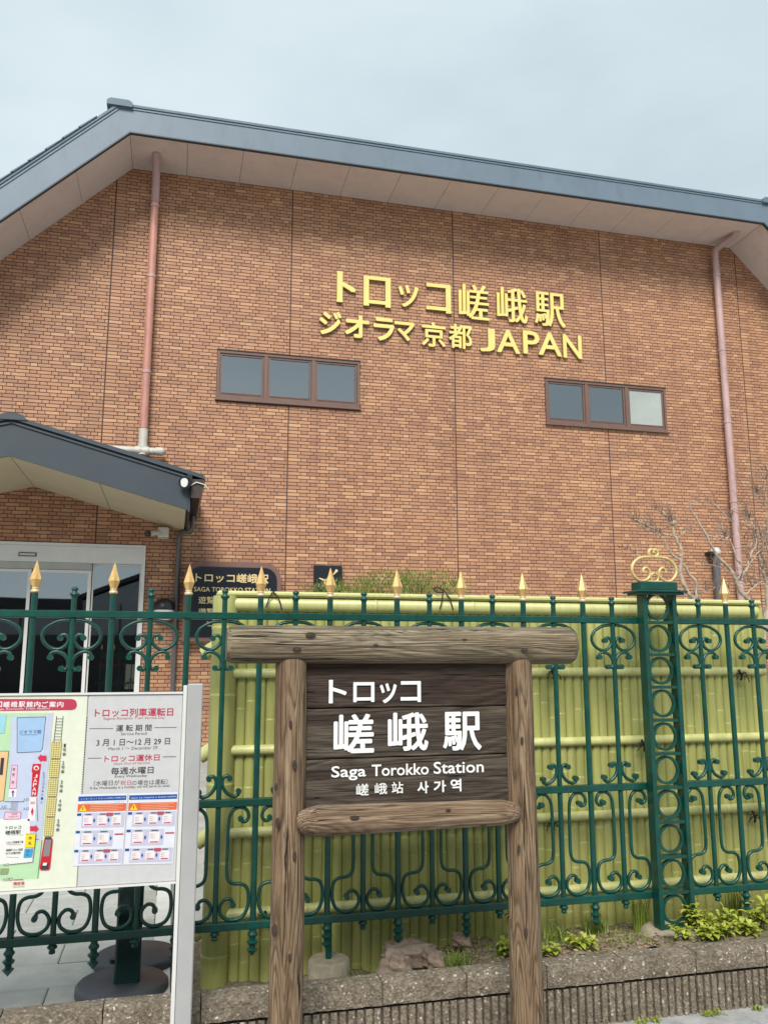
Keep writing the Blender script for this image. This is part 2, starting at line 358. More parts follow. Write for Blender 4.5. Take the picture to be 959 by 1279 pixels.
def put_text(mb, text, x0, x1, z0, z1, y, mat, depth=0, bold=0, side=None, spacing=1, flatz=1.0):
    # heavier weight: the same outline repeated a hair's breadth apart, each copy a touch prouder
    em = (z1-z0)/.85; q = bold*em; n = (8 if depth else 3) if bold else 0; q = min(q, (x1-x0)*.2, (z1-z0)*.2)
    qz = q*flatz; V, fs, sides = glyph_mesh(text, x0+q, x1-q, z0+qz, z1-qz, y, depth, 0, spacing=spacing)
    st = .0009 if depth > .02 else .00006
    for k in range(n+1):
        dx, dz = (0, 0) if k == n else (q*cos(2*pi*k/n), qz*sin(2*pi*k/n))
        W_ = [(x+dx, yy-st*k if yy < y-1e-6 or not depth else yy, z+dz) for x, yy, z in V]
        mb.add(W_, fs, mat)
        if sides: mb.add(W_, sides, side or mat)

# ------------------------------------------------------------------ SETTING: ground, street, yard, bed
b = MB(); b.box(-300, -300, -1.0, 300, 300, -.05); b.build('ground', M['ground'], kind='structure')
b = MB(); b.box(-30, -7, -.2, 40, 3.50, 0); b.build('street', M['street'], kind='structure')
b = MB(); b.box(-30, 3.568, -.2, 40, 14.0, .066); yard = b.build('paved_yard', M['ground'], kind='structure')
# paving slabs of the yard, each a piece
b = MB(); b.box(-.297, -.147, -.03, .297, .147, .0); 
base = MB(); bv = .006
base.slab([(-.297, -.147), (.297, -.147), (.297, .147), (-.297, .147)], -.03, -.004)
base.add([(-.297, -.147, -.004), (.297, -.147, -.004), (.297, .147, -.004), (-.297, .147, -.004), (-.29, -.14, 0), (.29, -.14, 0), (.29, .14, 0), (-.29, .14, 0)],
         [(0, 1, 5, 4), (1, 2, 6, 5), (2, 3, 7, 6), (3, 0, 4, 7), (4, 5, 6, 7)])
slab_me = None
rows = 20
for r in range(rows):
    y = 3.72+.3*r; off = .2 if r % 2 else -.08
    for k in range(5):
        cx = -.3-.6*k+off-.06
        x1 = min(cx+.3, -.035)
        if cx+.3 > -.03:                      # cut slab at the kerb
            q = MB(); q.box(cx-.297, y-.147, .066, -.035, y+.147, .1+random.uniform(-.001, .001), bevel=0)
            q.build('paving_slab', M['paver'], yard); continue
        if slab_me is None:
            o = base.build('paving_slab', M['paver'], yard, loc=(0, 0, 0)); slab_me = o.data; o.location = (cx, y, .1)
        else:
            o = link('paving_slab', slab_me, yard, (cx, y, .1+random.uniform(-.0015, .0015)))
b = MB(); b.box(-.03, 3.57, .0, .05, 9.7, .112); b.build('edging_strip', M['white_stone'], yard)
# planting bed
def bed_h(x, y):
    t = max(0, min(1, (x-.95)/.5)); t = t*t*(3-2*t)
    h = .08+.162*t-.06*t*max(0, min(1, (y-3.62)/.4))
    return h+.008*sin(x*23+y*17)+.006*sin(x*51-y*37)+random.uniform(-.004, .004)
b = MB(); nx, ny = 150, 26; vs = []; fs = []
for j in range(ny):
    for i in range(nx):
        x = .055+i*4.2/(nx-1); y = 3.555+j*1.1/(ny-1); vs.append((x, y, bed_h(x, y)))
for j in range(ny-1):
    for i in range(nx-1): a = j*nx+i; fs.append((a, a+1, a+1+nx, a+nx))
b.add(vs, fs, None, True); b.build('planting_bed_soil', M['soil'], kind='structure')

# ------------------------------------------------------------------ STATION BUILDING
WY = 14.0
bld = thing('station_building', 'brick-tiled station building with haze-paled slate roof edge and gold lettering behind the fences', 'building', (4.8, WY, 0))
XL, XR = -1.02, 10.92; ZT = 9.955; SL = .985
def prof(x):
    if x < XL: return ZT-(XL-x)*SL
    if x > XR: return ZT-(x-XR)*SL
    return ZT
X0, X1 = -4.6, 13.6
W1 = (.542, 5.892, 3.045, 6.763); W2 = (6.629, 5.871, 9.187, 6.753); DOOR = (-4.3, .1, -.483, 3.328)
holes = [W1, W2, DOOR]
def wall_cols():
    xs = sorted({X0, X1, XL, XR, W1[0], W1[2], W2[0], W2[2], DOOR[0], DOOR[2]})
    for a, c in zip(xs, xs[1:]):
        cuts = [(h[1], h[3]) for h in holes if h[0] <= a+1e-6 and h[2] >= c-1e-6]
        z = 0.0
        for lo, hi in sorted(cuts):
            yield a, c, z, lo, lo; z = hi
        yield a, c, z, prof(a)+.05, prof(c)+.05
b = MB()
for a, c, z, za, zc in wall_cols(): 
    if za > z or zc > z: b.prism([(a, z), (c, z), (c, zc+.12), (a, za+.12)], WY, WY+.28)
wall = b.build('wall', M['mortar'], bld)
# bricks
SEAMX = [-4.33, -1.27, 1.785, 4.84, 7.915, 11.02]; SEAMZ = [4.112, 7.315]
P, BH = .0612, .0518
def blocked(xa, xb, z):
    for h in holes:
        if xb > h[0]-.002 and xa < h[2]+.002 and z+BH/2 > h[1]-.004 and z-BH/2 < h[3]+.004: return h
    return None
bricks = []; row = 0
z = .1+BH/2
while z < ZT+.08:
    if any(abs(z-s) < P*.5 for s in SEAMZ): pass
    for sa, sb in zip(SEAMX, SEAMX[1:]+[14.1]):
        x = sa+.009; alt = row % 2
        k = 0
        # Flemish rhythm of stretchers and headers with the odd irregular piece
        seq = 0 if alt == 0 else 1
        first = True
        while x < sb-.02:
            L_ = .213 if seq % 2 == 0 else .103
            if first and alt: L_ = .158
            elif random.random() < .12: L_ = .213
            first = False
            xe = min(x+L_, sb-.009)
            if sb-.009-xe < .04: xe = sb-.009
            if xe-x > .02 and max(prof(x), prof(xe)) > z-.12 and xe > X0 and x < X1:
                xa, xb = x, xe; h = blocked(xa, xb, z)
                if h:
                    if xa < h[0]-.02: xb = h[0]-.003
                    elif xb > h[2]+.02: xa = h[2]+.003
                    else: xa = xb
                if xb-xa > .018: bricks.append((xa, xb, z))
            x = xe+.0085; seq += 1
    z += P; row += 1
def cand(br):
    xa, xb, z = br
    if not (-2.7 < xa and xb < .45 or xb-xa > .2 and xa > 1.3 and xb < 4.5): return False
    if xb-xa < .2: return False
    px = (xa+xb)/2
    if -2.6 < xa < .5 and z > 3.5: return False
    if z > 4.0 and px < 1: return False
    if z < 3.35 and xa < -.48: return False
    if xa > .1 and z < 3.1 and xa < 1.7: return False
    return z > 2.75
cs = sorted([q for q in bricks if cand(q)], key=lambda q: (q[0]+.1-.4)**2*.6+(q[2]-2.4)**2)[:300]
single = set(cs)
me1 = None
def brick_shape(mb, xa, xb, z, tone, ox=0, oy=0, oz=0):
    pr_ = .007+random.uniform(-.0015, .0015); tl = random.uniform(-.0012, .0012); y1 = WY+.002
    a, c = z-BH/2, z+BH/2; q = .0022; yf = WY-pr_
    vs = [(xa, y1, a), (xb, y1, a), (xb, y1, c), (xa, y1, c), (xa+q, yf+tl, a+q), (xb-q, yf-tl, a+q), (xb-q, yf-tl, c-q), (xa+q, yf+tl, c-q)]
    mb.add([(v[0]-ox, v[1]-oy, v[2]-oz) for v in vs], [(4, 5, 6, 7), (0, 1, 5, 4), (1, 2, 6, 5), (2, 3, 7, 6), (3, 0, 4, 7)], None, False, tone)
fld = MB()
for q in bricks:
    if q in single:
        xm = (q[0]+q[1])/2; w2 = (q[1]-q[0])/2
        if me1 is None:
            t = MB(); brick_shape(t, -.1065, .1065, 0, 1); 
            o = MB(); o.v = [(v[0], v[1]-WY, v[2]) for v in t.v]; o.f = t.f; o.m = t.m; o.sm = t.sm; o.tone = [0]*len(t.f)
            ob = o.build('brick', M['brick_one'], wall, loc=(0, 0, 0)); me1 = ob.data; ob.location = Vector((xm, WY, q[2]))-wpos(wall)
        else:
            ob = link('brick', me1, wall, (xm, WY, q[2]))
    else:
        tn = random.betavariate(2.0, 1.9); brick_shape(fld, q[0], q[1], q[2], max(.001, tn))
fld.build('brick_field', M['brick'], wall, kind='stuff')
b = MB()
for s in SEAMX[1:]:
    zt = prof(s) if s < 11 else prof(s)
    segs = [(.1, zt)]
    for h in holes:
        if h[0] < s < h[2]: segs = [(a, h[1]) if i == 0 else (h[3], c) for a, c in segs for i in (0, 1)]
    for a, c in segs: b.box(s-.006, WY-.003, a, s+.006, WY+.01, c)
for s in SEAMZ:
    zz = .1+round((s-.1)/P)*P-.0045
    b.box(X0, WY-.0045, zz-.006, X1, WY+.01, zz+.0055)
b.build('movement_joint', M['sealant'], bld)

# windows
def window(h, blind=None):
    x0, z0, x1, z1 = h; m3 = MB(); yf, yb = WY-.028, WY+.10; ft = .045
    wn = MB(); wn.box(x0+.002, yf, z0+.002, x0+ft, yb, z1-.002); wn.box(x1-ft, yf, z0+.002, x1-.002, yb, z1-.002)
    wn.box(x0+ft, yf, z1-ft, x1-ft, yb, z1-.002); wn.box(x0+ft, yf, z0+.002, x1-ft, yb, z0+ft)
    wx = (x1-x0)/3
    for k in (1, 2): wn.box(x0+wx*k-.032, yf+.004, z0+ft, x0+wx*k+.032, yb, z1-ft)
    wo = wn.build('window', M['bronze'], bld)
    s = MB(); s.box(x0-.02, yf-.035, z0-.028, x1+.02, WY+.02, z0-.002); s.build('sill', M['bronze'], wo)
    s = MB(); s.box(x0-.01, yf-.012, z1+.002, x1+.01, WY+.02, z1+.02); s.build('head_flashing', M['sealant'], wo)
    for k in range(3):
        a = x0+wx*k+(ft if k == 0 else .032); c = x0+wx*(k+1)-(ft if k == 2 else .032); sw = .038; y0 = yf+.02
        s = MB(); s.box(a+.004, y0, z0+ft+.004, a+sw, y0+.04, z1-ft-.004); s.box(c-sw, y0, z0+ft+.004, c-.004, y0+.04, z1-ft-.004)
        s.box(a+sw, y0, z1-ft-sw, c-sw, y0+.04, z1-ft-.004); s.box(a+sw, y0, z0+ft+.004, c-sw, y0+.04, z0+ft+sw); s.build('sash', M['bronze'], wo)
        s = MB(); s.box(a+sw, y0+.018, z0+ft+sw, c-sw, y0+.026, z1-ft-sw); s.build('pane', M['frosted' if blind == k else 'glass'], wo, label='pale frosted pane' if blind == k else None)
        if blind == k:
            s = MB(); n = 26; xs = [a+(c-a)*i/n for i in range(n+1)]
            vs = [(x, WY+.13+.012*sin(i*1.9), zz) for zz in (z0, z1) for i, x in enumerate(xs)]
            s.add(vs, [(i, i+1, i+n+2, i+n+1) for i in range(n)], None, True); s.build('curtain', M['curtain'], wo)
    s = MB(); s.box(x0-.1, WY+.9, z0-.3, x1+.1, WY+1, z1+.3); s.box(x0-.1, WY+.3, z1+.25, x1+.1, WY+.9, z1+.3); s.box(x0-.1, WY+.3, z0-.3, x1+.1, WY+.9, z0-.25)
    s.box(x0-.15, WY+.3, z0-.3, x0-.1, WY+1, z1+.3); s.box(x1+.1, WY+.3, z0-.3, x1+.15, WY+1, z1+.3); s.build('room_lining', M['interior'], wo)
window(W1); window(W2, 2)

# main roof
FY = 12.93; TH = .43
def pts_profile(off, xmin=-5.4, xmax=15):
    "the eave line moved outwards by off, measured square to it"
    k = math.tan(math.atan(SL)/2)*off
    return [(xmin, ZT-(XL-xmin)*SL+off*math.sqrt(1+SL*SL)), (XL-k, ZT+off), (XR+k, ZT+off), (xmax, ZT-(xmax-XR)*SL+off*math.sqrt(1+SL*SL))]
def band(lo, hi, y0, y1, mat, name, parent=bld):
    A = pts_profile(lo); B = pts_profile(hi); s = MB()
    s.prism(A+B[::-1], y0, y1); o = s.build(name, mat, parent); return o
roof = band(.02, TH+.035, FY+.03, WY+9, M['roof_far'], 'roof')
band(.0, TH, FY, FY+.028, M['fascia_hazed'], 'fascia')
band(TH+.003, TH+.045, FY-.03, FY+.026, M['roof_far'], 'verge_trim', roof)
band(TH-.035, TH-.001, FY-.014, FY-.001, M['fascia_hazed'], 'fascia_lip')
# drip moulding under fascia
band(-.022, -.002, FY-.012, FY+.05, M['slate'], 'drip_edge')
# soffit panels with recessed joints
LP = pts_profile(0)
def soffit_run(p, q, n, first):
    p = Vector((p[0], 0, p[1])); q = Vector((q[0], 0, q[1])); d = (q-p)/n; nrm = Vector((-d.z, 0, d.x)).normalized()*.015
    for i in range(n):
        a = p+d*i+d.normalized()*.0035; c = p+d*(i+1)-d.normalized()*.0035; s = MB(); ya, yb = FY+.052, WY+.01
        vs = []
        for yy in (ya, yb):
            for v in (a, c, c+nrm, a+nrm): vs.append((v.x, yy, v.z))
        s.add(vs, [(0, 1, 2, 3), (7, 6, 5, 4), (0, 4, 5, 1), (1, 5, 6, 2), (2, 6, 7, 3), (3, 7, 4, 0)])
        o = s.build('soffit_panel', M['soffit'], bld); fix_normals(o)
soffit_run(LP[1], LP[2], 13, 0); soffit_run((LP[0][0]+.45, LP[0][1]+.45*SL), LP[1], 5, 0); soffit_run(LP[2], (LP[3][0]-.6, LP[3][1]+.6*SL), 4, 0)
# roof tile courses stepping down the visible left slope and on the right slope
for side in (-1, 1):
    for k in range(13):
        s = MB(); t0 = .30+k*.33; dx = .33/math.sqrt(1+SL*SL); o_ = TH+.04
        xa = (XL-.18-t0/math.sqrt(1+SL*SL)) if side < 0 else (XR+.18+t0/math.sqrt(1+SL*SL)); 
        n1 = Vector((side*SL, 0, 1)).normalized(); dr = Vector((side, 0, -SL)).normalized()
        pbase = Vector((XL if side < 0 else XR, 0, ZT))+n1*o_+dr*(t0-.05)
        v = []
        for yy in (FY-.05, WY+4):
            for e, h in ((0, .004), (.36, .004), (.36, .030), (0, .014)):
                w_ = pbase+dr*e+n1*h; v.append((w_.x, yy, w_.z))
        s.add(v, [(0, 1, 2, 3), (7, 6, 5, 4), (0, 4, 5, 1), (1, 5, 6, 2), (2, 6, 7, 3), (3, 7, 4, 0)])
        o = s.build('roof_tile_course', M['roof_far'], roof); fix_normals(o)
# ridge caps over the two hips
for sx, xx in ((-1, XL), (1, XR)):
    s = MB(); k = math.tan(math.atan(SL)/2)*TH; cx = xx+sx*k; zt = ZT+TH
    s.prism([(cx-.20, zt-.02), (cx+.20, zt-.02), (cx+.20, zt+.055), (cx+.14, zt+.095), (cx-.14, zt+.095), (cx-.20, zt+.055)], FY-.06, WY+5)
    s.build('ridge_cap', M['roof_far'], roof)
s = MB(); s.box(-5, WY+.3, 9.0, 14, WY+.4, ZT+.2); 

# downpipes
def pipe(name, runs, label=None):
    root = None
    for i, (pts, r, mat) in enumerate(runs):
        s = MB(); s.tube(pts, r, 14, None); 
        if root is None: root = s.build(name, mat, bld, label=label)
        else: s.build('pipe_section', mat, root)
    return root
px_ = -.61
dp = pipe('downpipe', [([(px_, 13.86, 5.25), (px_, 13.86, 9.3)], .068, M['pipe_pink']),
    ([(px_, 13.86, 9.3), (px_, 13.86, 9.62), (px_, 13.62, 9.84), (px_, 13.42, 9.99)], .07, M['pipe_mauve']),
    ([(px_, 13.86, 5.24), (px_, 13.86, 4.94), (px_-.0, 13.86, 4.9)], .074, M['pipe_white']),
    ([(-1.9, 13.84, 4.87), (-.38, 13.84, 4.87)], .058, M['pipe_white']),
    ([(-.39, 13.83, 4.87), (-.31, 13.83, 4.87), (-.28, 13.83, 4.90)], .07, M['pipe_white'])], 'weathered pink downpipe at the left')
s = MB(); s.tube([(px_, 13.86, 4.80), (px_, 13.86, 4.96)], .083, 14); s.tube([(px_-.12, 13.84, 4.87), (px_+.1, 13.84, 4.87)], .072, 14); s.build('pipe_joint', M['pipe_white'], dp)
for zz in (6.2, 7.9, 9.2): s = MB(); s.tube([(px_, 13.86, zz), (px_, 13.86, zz+.05)], .077, 14); s.tube([(px_, 13.9, zz+.025), (px_, 14, zz+.025)], .015, 6); s.build('pipe_bracket', M['pipe_mauve'], dp)
px_ = 10.46
dp = pipe('downpipe', [([(px_, 13.86, .1), (px_, 13.86, 9.35)], .068, M['pipe_mauve']),
    ([(px_, 13.86, 9.35), (px_, 13.86, 9.74), (px_+.02, 13.80, 9.80), (px_+.15, 13.40, 9.90), (px_+.16, 13.36, 9.98)], .066, M['pipe_mauve'])], 'faded mauve downpipe at the right')
for zz in (4.5, 6.1, 7.6, 9.2): s = MB(); s.tube([(px_, 13.86, zz), (px_, 13.86, zz+.05)], .077, 14); s.tube([(px_, 13.9, zz+.025), (px_, 14, zz+.025)], .015, 6); s.build('pipe_bracket', M['pipe_mauve'], dp)
a = at(893, 692, 13.87); s = MB(); s.tube([(a.x, 13.87, .1), (a.x, 13.87, a.z)], .07, 12); vp = s.build('vent_pipe', M['pipe_grey'], bld)
s = MB(); s.lathe(a.x, 13.87, [(.0, a.z+.13), (.06, a.z+.12), (.1, a.z+.06), (.1, a.z), (.05, a.z-.02)][::-1], 12); s.build('vent_cowl', M['offwhite'], vp)
s = MB(); s.box(a.x-.16, 13.8, a.z-.02, a.x-.06, 13.98, a.z+.04); s.build('pipe_bracket', M['black'], vp)

# canopy over the entrance
CY = 11.86; CX = -2.24; CZ = 4.215; CS = .272
def cprof(x): return CZ-abs(x-CX)*CS
XE = .125
def cpoly(lo, hi, xe=XE, xw=None):
    xw = xw if xw is not None else 2*CX-xe
    return [(xw, cprof(xw)+lo), (CX, CZ+lo), (xe, cprof(xe)+lo), (xe, cprof(xe)+hi), (CX, CZ+hi), (xw, cprof(xw)+hi)]
s = MB(); s.prism(cpoly(.03, .50), CY+.03, WY-.01); can = s.build('canopy', M['slate_edge'], bld)
s = MB(); s.prism(cpoly(0, .50), CY, CY+.028); s.build('fascia', M['slate'], can)
s = MB(); s.prism(cpoly(.503, .535, XE+.22), CY-.05, WY-.01); s.build('roof_edge', M['slate_edge'], can)
s = MB(); s.prism(cpoly(.45, .475, XE+.02), CY-.022, CY-.001); s.build('fascia_lip', M['slate_edge'], can)
s = MB(); s.prism(cpoly(.537, .565, XE+.20), CY-.03, WY-.01); s.build('roof_sheet', M['slate_edge'], can)
s = MB(); s.prism([(CX-.2, CZ+.49), (CX+.2, CZ+.49), (CX+.15, CZ+.555), (CX+.06, CZ+.585), (CX-.06, CZ+.585), (CX-.15, CZ+.555)], CY-.065, WY-.01); s.build('ridge_cap', M['slate_edge'], can)
xs = [CX-1.17*2, CX-1.17, CX, CX+1.17, XE-.02]
for a, c in zip(xs, xs[1:]):
    s = MB(); a2, c2 = a+.005, c-.005; s.prism([(a2, cprof(a2)+.006), (c2, cprof(c2)+.006), (c2, cprof(c2)+.028), (a2, cprof(a2)+.028)], CY+.03, WY-.012)
    s.build('soffit_panel', M['canopy_soffit'], can)
s = MB(); ze = cprof(XE); s.box(XE+.002, CY+.01, ze-.02, XE+.03, WY-.02, ze+.47); s.build('eave_board', M['slate'], can)
s = MB(); s.prism([(XE+.05, ze+.20), (XE+.16, ze+.18), (XE+.22, ze+.42), (XE+.20, ze+.42), (XE+.15, ze+.2), (XE+.06, ze+.22), (XE+.05, ze+.42), (XE+.034, ze+.42)][::1], CY-.03, WY-.05); g_ = s.build('gutter', M['gutter'], can); fix_normals(g_)
s = MB(); s.prism([(XE+.035, ze+.17), (XE+.18, ze+.17), (XE+.23, ze+.44), (XE+.035, ze+.44)], CY-.036, CY-.031); s.build('gutter_end_plate', M['gutter'], can)
a = at(224, 668, 13.9); gx = XE+.10
s = MB(); s.tube([(gx, 13.5, ze+.2), (gx, 13.5, ze+.0), (gx-.03, 13.55, ze-.06), (a.x+.05, 13.85, a.z+.05), (a.x, 13.93, a.z-.05), (a.x, 13.93, .1)], .038, 10); s.build('canopy_downpipe', M['pipe_grey'], can)

# entrance doors
x0, z0, x1, z1 = DOOR
s = MB(); s.box(x1-.055, WY-.05, z0, x1-.002, WY+.1, z1-.002); s.box(x0, WY-.05, z1-.05, x1-.055, WY+.1, z1-.002); ent = s.build('entrance', M['silver'], bld, label='silver framed glazed sliding entrance')
s = MB(); s.box(x0, WY-.04, 3.02, x1-.055, WY+.12, z1-.053); s.build('door_header', M['silver'], ent)
s = MB(); s.box(x0, WY-.03, 2.91, -1.3, WY+.1, 3.017); s.build('door_track', M['silver_dark'], ent)
s = MB(); s.box(-2.39, WY-.055, 3.10, -2.13, WY-.041, 3.16); sn = s.build('door_sensor', M['black'], ent); s = MB(); s.box(-2.375, WY-.058, 3.113, -2.145, WY-.056, 3.147); s.build('sensor_window', M['offwhite'], sn)
def leaf_door(a, c, y, top, st=.05):
    s = MB(); s.box(a, y, .1, a+st, y+.04, top); s.box(c-st, y, .1, c, y+.04, top); s.box(a+st, y, top-st, c-st, y+.04, top); s.box(a+st, y, .1, c-st, y+.04, .22)
    o = s.build('door_leaf', M['silver'], ent); s = MB(); s.box(a+st, y+.016, .22, c-st, y+.024, top-st); s.build('pane', M['door_glass'], o)
leaf_door(-3.3, -2.19, WY+.0, 2.905); leaf_door(-2.13, -1.30, WY+.0, 2.905, .05); leaf_door(-1.29, -.54, WY+.05, 3.018, .025); leaf_door(-4.29, -3.33, WY+.05, 3.018, .03)
s = MB(); s.box(-4.6, WY+.3, .05, .5, WY+5.0, .1); s.box(-4.6, WY+5, .05, .5, WY+5.1, 3.5); s.box(-4.7, WY+.3, .05, -4.6, WY+5.1, 3.5); s.box(.5, WY+.3, .05, .6, WY+5.1, 3.5); s.box(-4.7, WY+.3, 3.45, .6, WY+5.1, 3.55)
s.build('lobby', M['interior'], ent)
rb = MB(); a = at(124, 829, WY+.4); c = at(161, 833, WY+.4)
rb.box(a.x, WY+.4, .1, a.x+.04, WY+.45, a.z-.0, M['pipe_grey']); rb.box(c.x-.04, WY+.4, .1, c.x, WY+.45, a.z, M['pipe_grey']); rb.box(a.x, WY+.38, a.z-.05, c.x, WY+.46, a.z+.01, M['red']); rb.box(a.x+.04, WY+.42, .5, c.x-.04, WY+.44, a.z-.06, M['pipe_grey'])
tag(rb.build('queue_barrier', None, None, loc=(a.x, WY+.4, .1)), 'grey stand with a red top bar inside the glass entrance', 'barrier')

# ------------------------------------------------------------------ gold lettering on the wall
LY = WY-.012
def zoombox(q, ox, oy, sc, y):
    a = at(ox+(q[0]+q[2])/2/sc, oy+q[1]/sc, y); c = at(ox+(q[0]+q[2])/2/sc, oy+q[3]/sc, y)
    l = at(ox+q[0]/sc, oy+(q[1]+q[3])/2/sc, y); r = at(ox+q[2]/sc, oy+(q[1]+q[3])/2/sc, y)
    return l.x, r.x, c.z, a.z
def lettering(name, label, cat, items, ox, oy, sc, y, depth, bold, mat, side, keepz=None, part='letter', group=None, flatz=1.0):
    boxes = [zoombox(q, ox, oy, sc, y-depth) for _, q in items]
    if keepz: 
        zz0 = keepz[0]; zz1 = keepz[1]
    t = thing(name, label, cat, (boxes[0][0], y, boxes[0][2]), group) if cat else name
    for (ch, q), (xa, xb, za, zb) in zip(items, boxes):
        s = MB(); put_text(s, ch, xa, xb, za, zb, y, mat, depth, bold if not isinstance(bold, dict) else bold.get(ch, .02), side, flatz=flatz)
        s.build(part, None, t)
    return t
row1 = [('ト', (108, 52, 172, 155)), ('ロ', (197, 68, 288, 168)), ('ッ', (312, 97, 380, 170)), ('コ', (405, 92, 488, 188)), ('嵯', (513, 95, 614, 210)), ('峨', (640, 106, 742, 220)), ('駅', (765, 122, 867, 234))]
row2 = [('ジ', (50, 183, 124, 262)), ('オ', (135, 196, 216, 272)), ('ラ', (230, 205, 300, 282)), ('マ', (300, 218, 368, 282)), ('京', (390, 220, 470, 302)), ('都', (480, 226, 558, 308)),
        ('J', (583, 240, 634, 318)), ('A', (640, 245, 716, 322)), ('P', (727, 249, 782, 326)), ('A', (778, 254, 855, 331)), ('N', (860, 262, 922, 340))]
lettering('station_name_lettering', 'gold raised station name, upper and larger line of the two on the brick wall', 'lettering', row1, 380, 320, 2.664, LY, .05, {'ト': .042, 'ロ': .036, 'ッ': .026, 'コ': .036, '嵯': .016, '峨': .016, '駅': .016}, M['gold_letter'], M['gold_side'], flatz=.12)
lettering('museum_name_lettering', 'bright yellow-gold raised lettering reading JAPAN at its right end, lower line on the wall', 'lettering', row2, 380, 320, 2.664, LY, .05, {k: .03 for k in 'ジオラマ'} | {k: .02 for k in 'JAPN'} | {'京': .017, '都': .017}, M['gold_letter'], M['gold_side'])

# ------------------------------------------------------------------ wall fittings
s = MB(); a = at(598/3.0, 480+560/3.0, 13.85)
cm = thing('security_camera', 'small white security camera on the brick wall beside the canopy end', 'security camera', (a.x, WY, a.z))
s.box(a.x-.02, 13.72, a.z-.05, a.x+.11, 13.99, a.z+.07, bevel=.012); s.v = [(a.x+(v[0]-a.x)*1.35, v[1], a.z+(v[2]-a.z)*1.35) for v in s.v]; s.build('housing', M['offwhite'], cm)
s = MB(); s.tube([(a.x-.02, 13.72, a.z+.0), (a.x-.16, 13.52, a.z-.05)], .042, 12); s.build('barrel', M['offwhite'], cm)
s = MB(); s.tube([(a.x-.155, 13.525, a.z-.05), (a.x-.185, 13.49, a.z-.06)], .05, 12); s.build('lens', M['black'], cm)
a = at(231, 603, CY-.13)
sp = thing('spotlight', 'round black spotlight with white lens fixed on the canopy fascia', 'light', (a.x, CY, a.z))
s = MB(); s.tube([(a.x, CY-.14, a.z), (a.x+.05, CY-.02, a.z+.03)], [.092, .055], 16); s.build('lamp_body', M['black'], sp)
s = MB(); s.tube([(a.x-.012, CY-.155, a.z-.004), (a.x, CY-.142, a.z)], .062, 16); s.build('lens', M['lampglass'], sp)
s = MB(); s.box(a.x+.03, CY-.06, a.z+.0, a.x+.1, CY-.024, a.z+.14); s.build('bracket', M['black'], sp)
s = MB(); s.tube([(a.x+.08, CY-.05, a.z-.02), (a.x+.16, CY-.06, a.z+.03), (a.x+.28, CY-.06, a.z-.0), (a.x+.33, CY-.04, a.z-.06)], .009, 6); s.build('cable', M['offwhite'], sp)
a = at(205, 762, 13.86)
lp = thing('wall_lamp', 'dome-topped bulkhead lamp with white glass on the brick wall by the entrance', 'lamp', (a.x, WY, a.z))
s = MB(); s.lathe(a.x, 13.86, [(.165, a.z), (.17, a.z+.04), (.15, a.z+.12), (.09, a.z+.17), (.0, a.z+.19)], 18); s.build('hood', M['black'], lp)
s = MB(); s.lathe(a.x, 13.86, [(.08, a.z-.16), (.14, a.z-.13), (.155, a.z-.002)], 18); s.build('glass_shade', M['lampglass'], lp)
s = MB(); s.box(a.x-.05, 13.9, a.z-.18, a.x+.05, 13.99, a.z+.02); s.build('back_plate', M['black'], lp)

# granite plaque beside the entrance
py = 13.74; xa, xb, za, zb = .20, 1.615, 1.86, 2.985
def arch(x0, x1, z0, z1, r, n=6, cut=0):
    p = [(x0, z0), (x1, z0)]
    for i in range(n+1): t = i*pi/2/n; p.append((x1-r+r*cos(t), z1-r+r*sin(t)))
    for i in range(n+1): t = pi/2+i*pi/2/n; p.append((x0+r+r*cos(t), z1-r+r*sin(t)))
    return p
pq = thing('station_plaque', 'black granite plaque with gold station name in a brown frame beside the entrance', 'plaque', (xa, py, za))
s = MB(); s.prism(arch(xa-.07, xb+.07, za-.07, zb+.09, .26), py+.02, WY-.02); s.build('frame', M['plaque_frame'], pq)
s = MB(); s.prism(arch(xa, xb, za, zb, .2), py, py+.019); s.build('stone_panel', M['plaque'], pq)
s = MB()
def ztext(s, text, q, ox, oy, sc, y, mat, bold=.01, depth=0, spacing=1):
    xa, xb, za, zb = zoombox(q, ox, oy, sc, y); put_text(s, text, xa, xb, za, zb, y, mat, depth, bold, spacing=spacing)
P1 = (220, 690, 3.996)
ztext(s, 'トロッコ嵯峨駅', (97, 105, 462, 152), *P1, py-.003, M['gold_print'], .02)
ztext(s, 'SAGA TOROKKO STATION', (90, 175, 470, 198), *P1, py-.003, M['gold_print'], .01)
ztext(s, '遊覧', (112, 220, 190, 256), *P1, py-.003, M['gold_print'], .01)
ztext(s, '遊覧', (112, 278, 190, 312), *P1, py-.003, M['gold_print'], .01)
ztext(s, '二', (150, 345, 182, 368), *P1, py-.003, M['gold_print'], .0)
s.build('lettering', None, pq)
a = at(392, 706, 13.95); c = at(427, 736, 13.95)
sq = thing('small_plaque', 'small square black plaque with a gold cross mark above the shrub', 'plaque', (a.x, WY, c.z))
s = MB(); s.box(a.x, 13.94, c.z-.5, c.x, 13.985, a.z); s.build('panel', M['plaque'], sq)
s = MB()
for pts in ([(.06, .16), (.2, .10), (.37, .03)], [(.10, .0), (.2, .12), (.27, .25)], [(.3, .22), (.37, .30)]):
    s.tube([(a.x+.03+x, 13.935, c.z+.02+z) for x, z in pts], [.008, .03, .008][:len(pts)], 8)
s.build('gold_mark', M['gold_print'], sq)

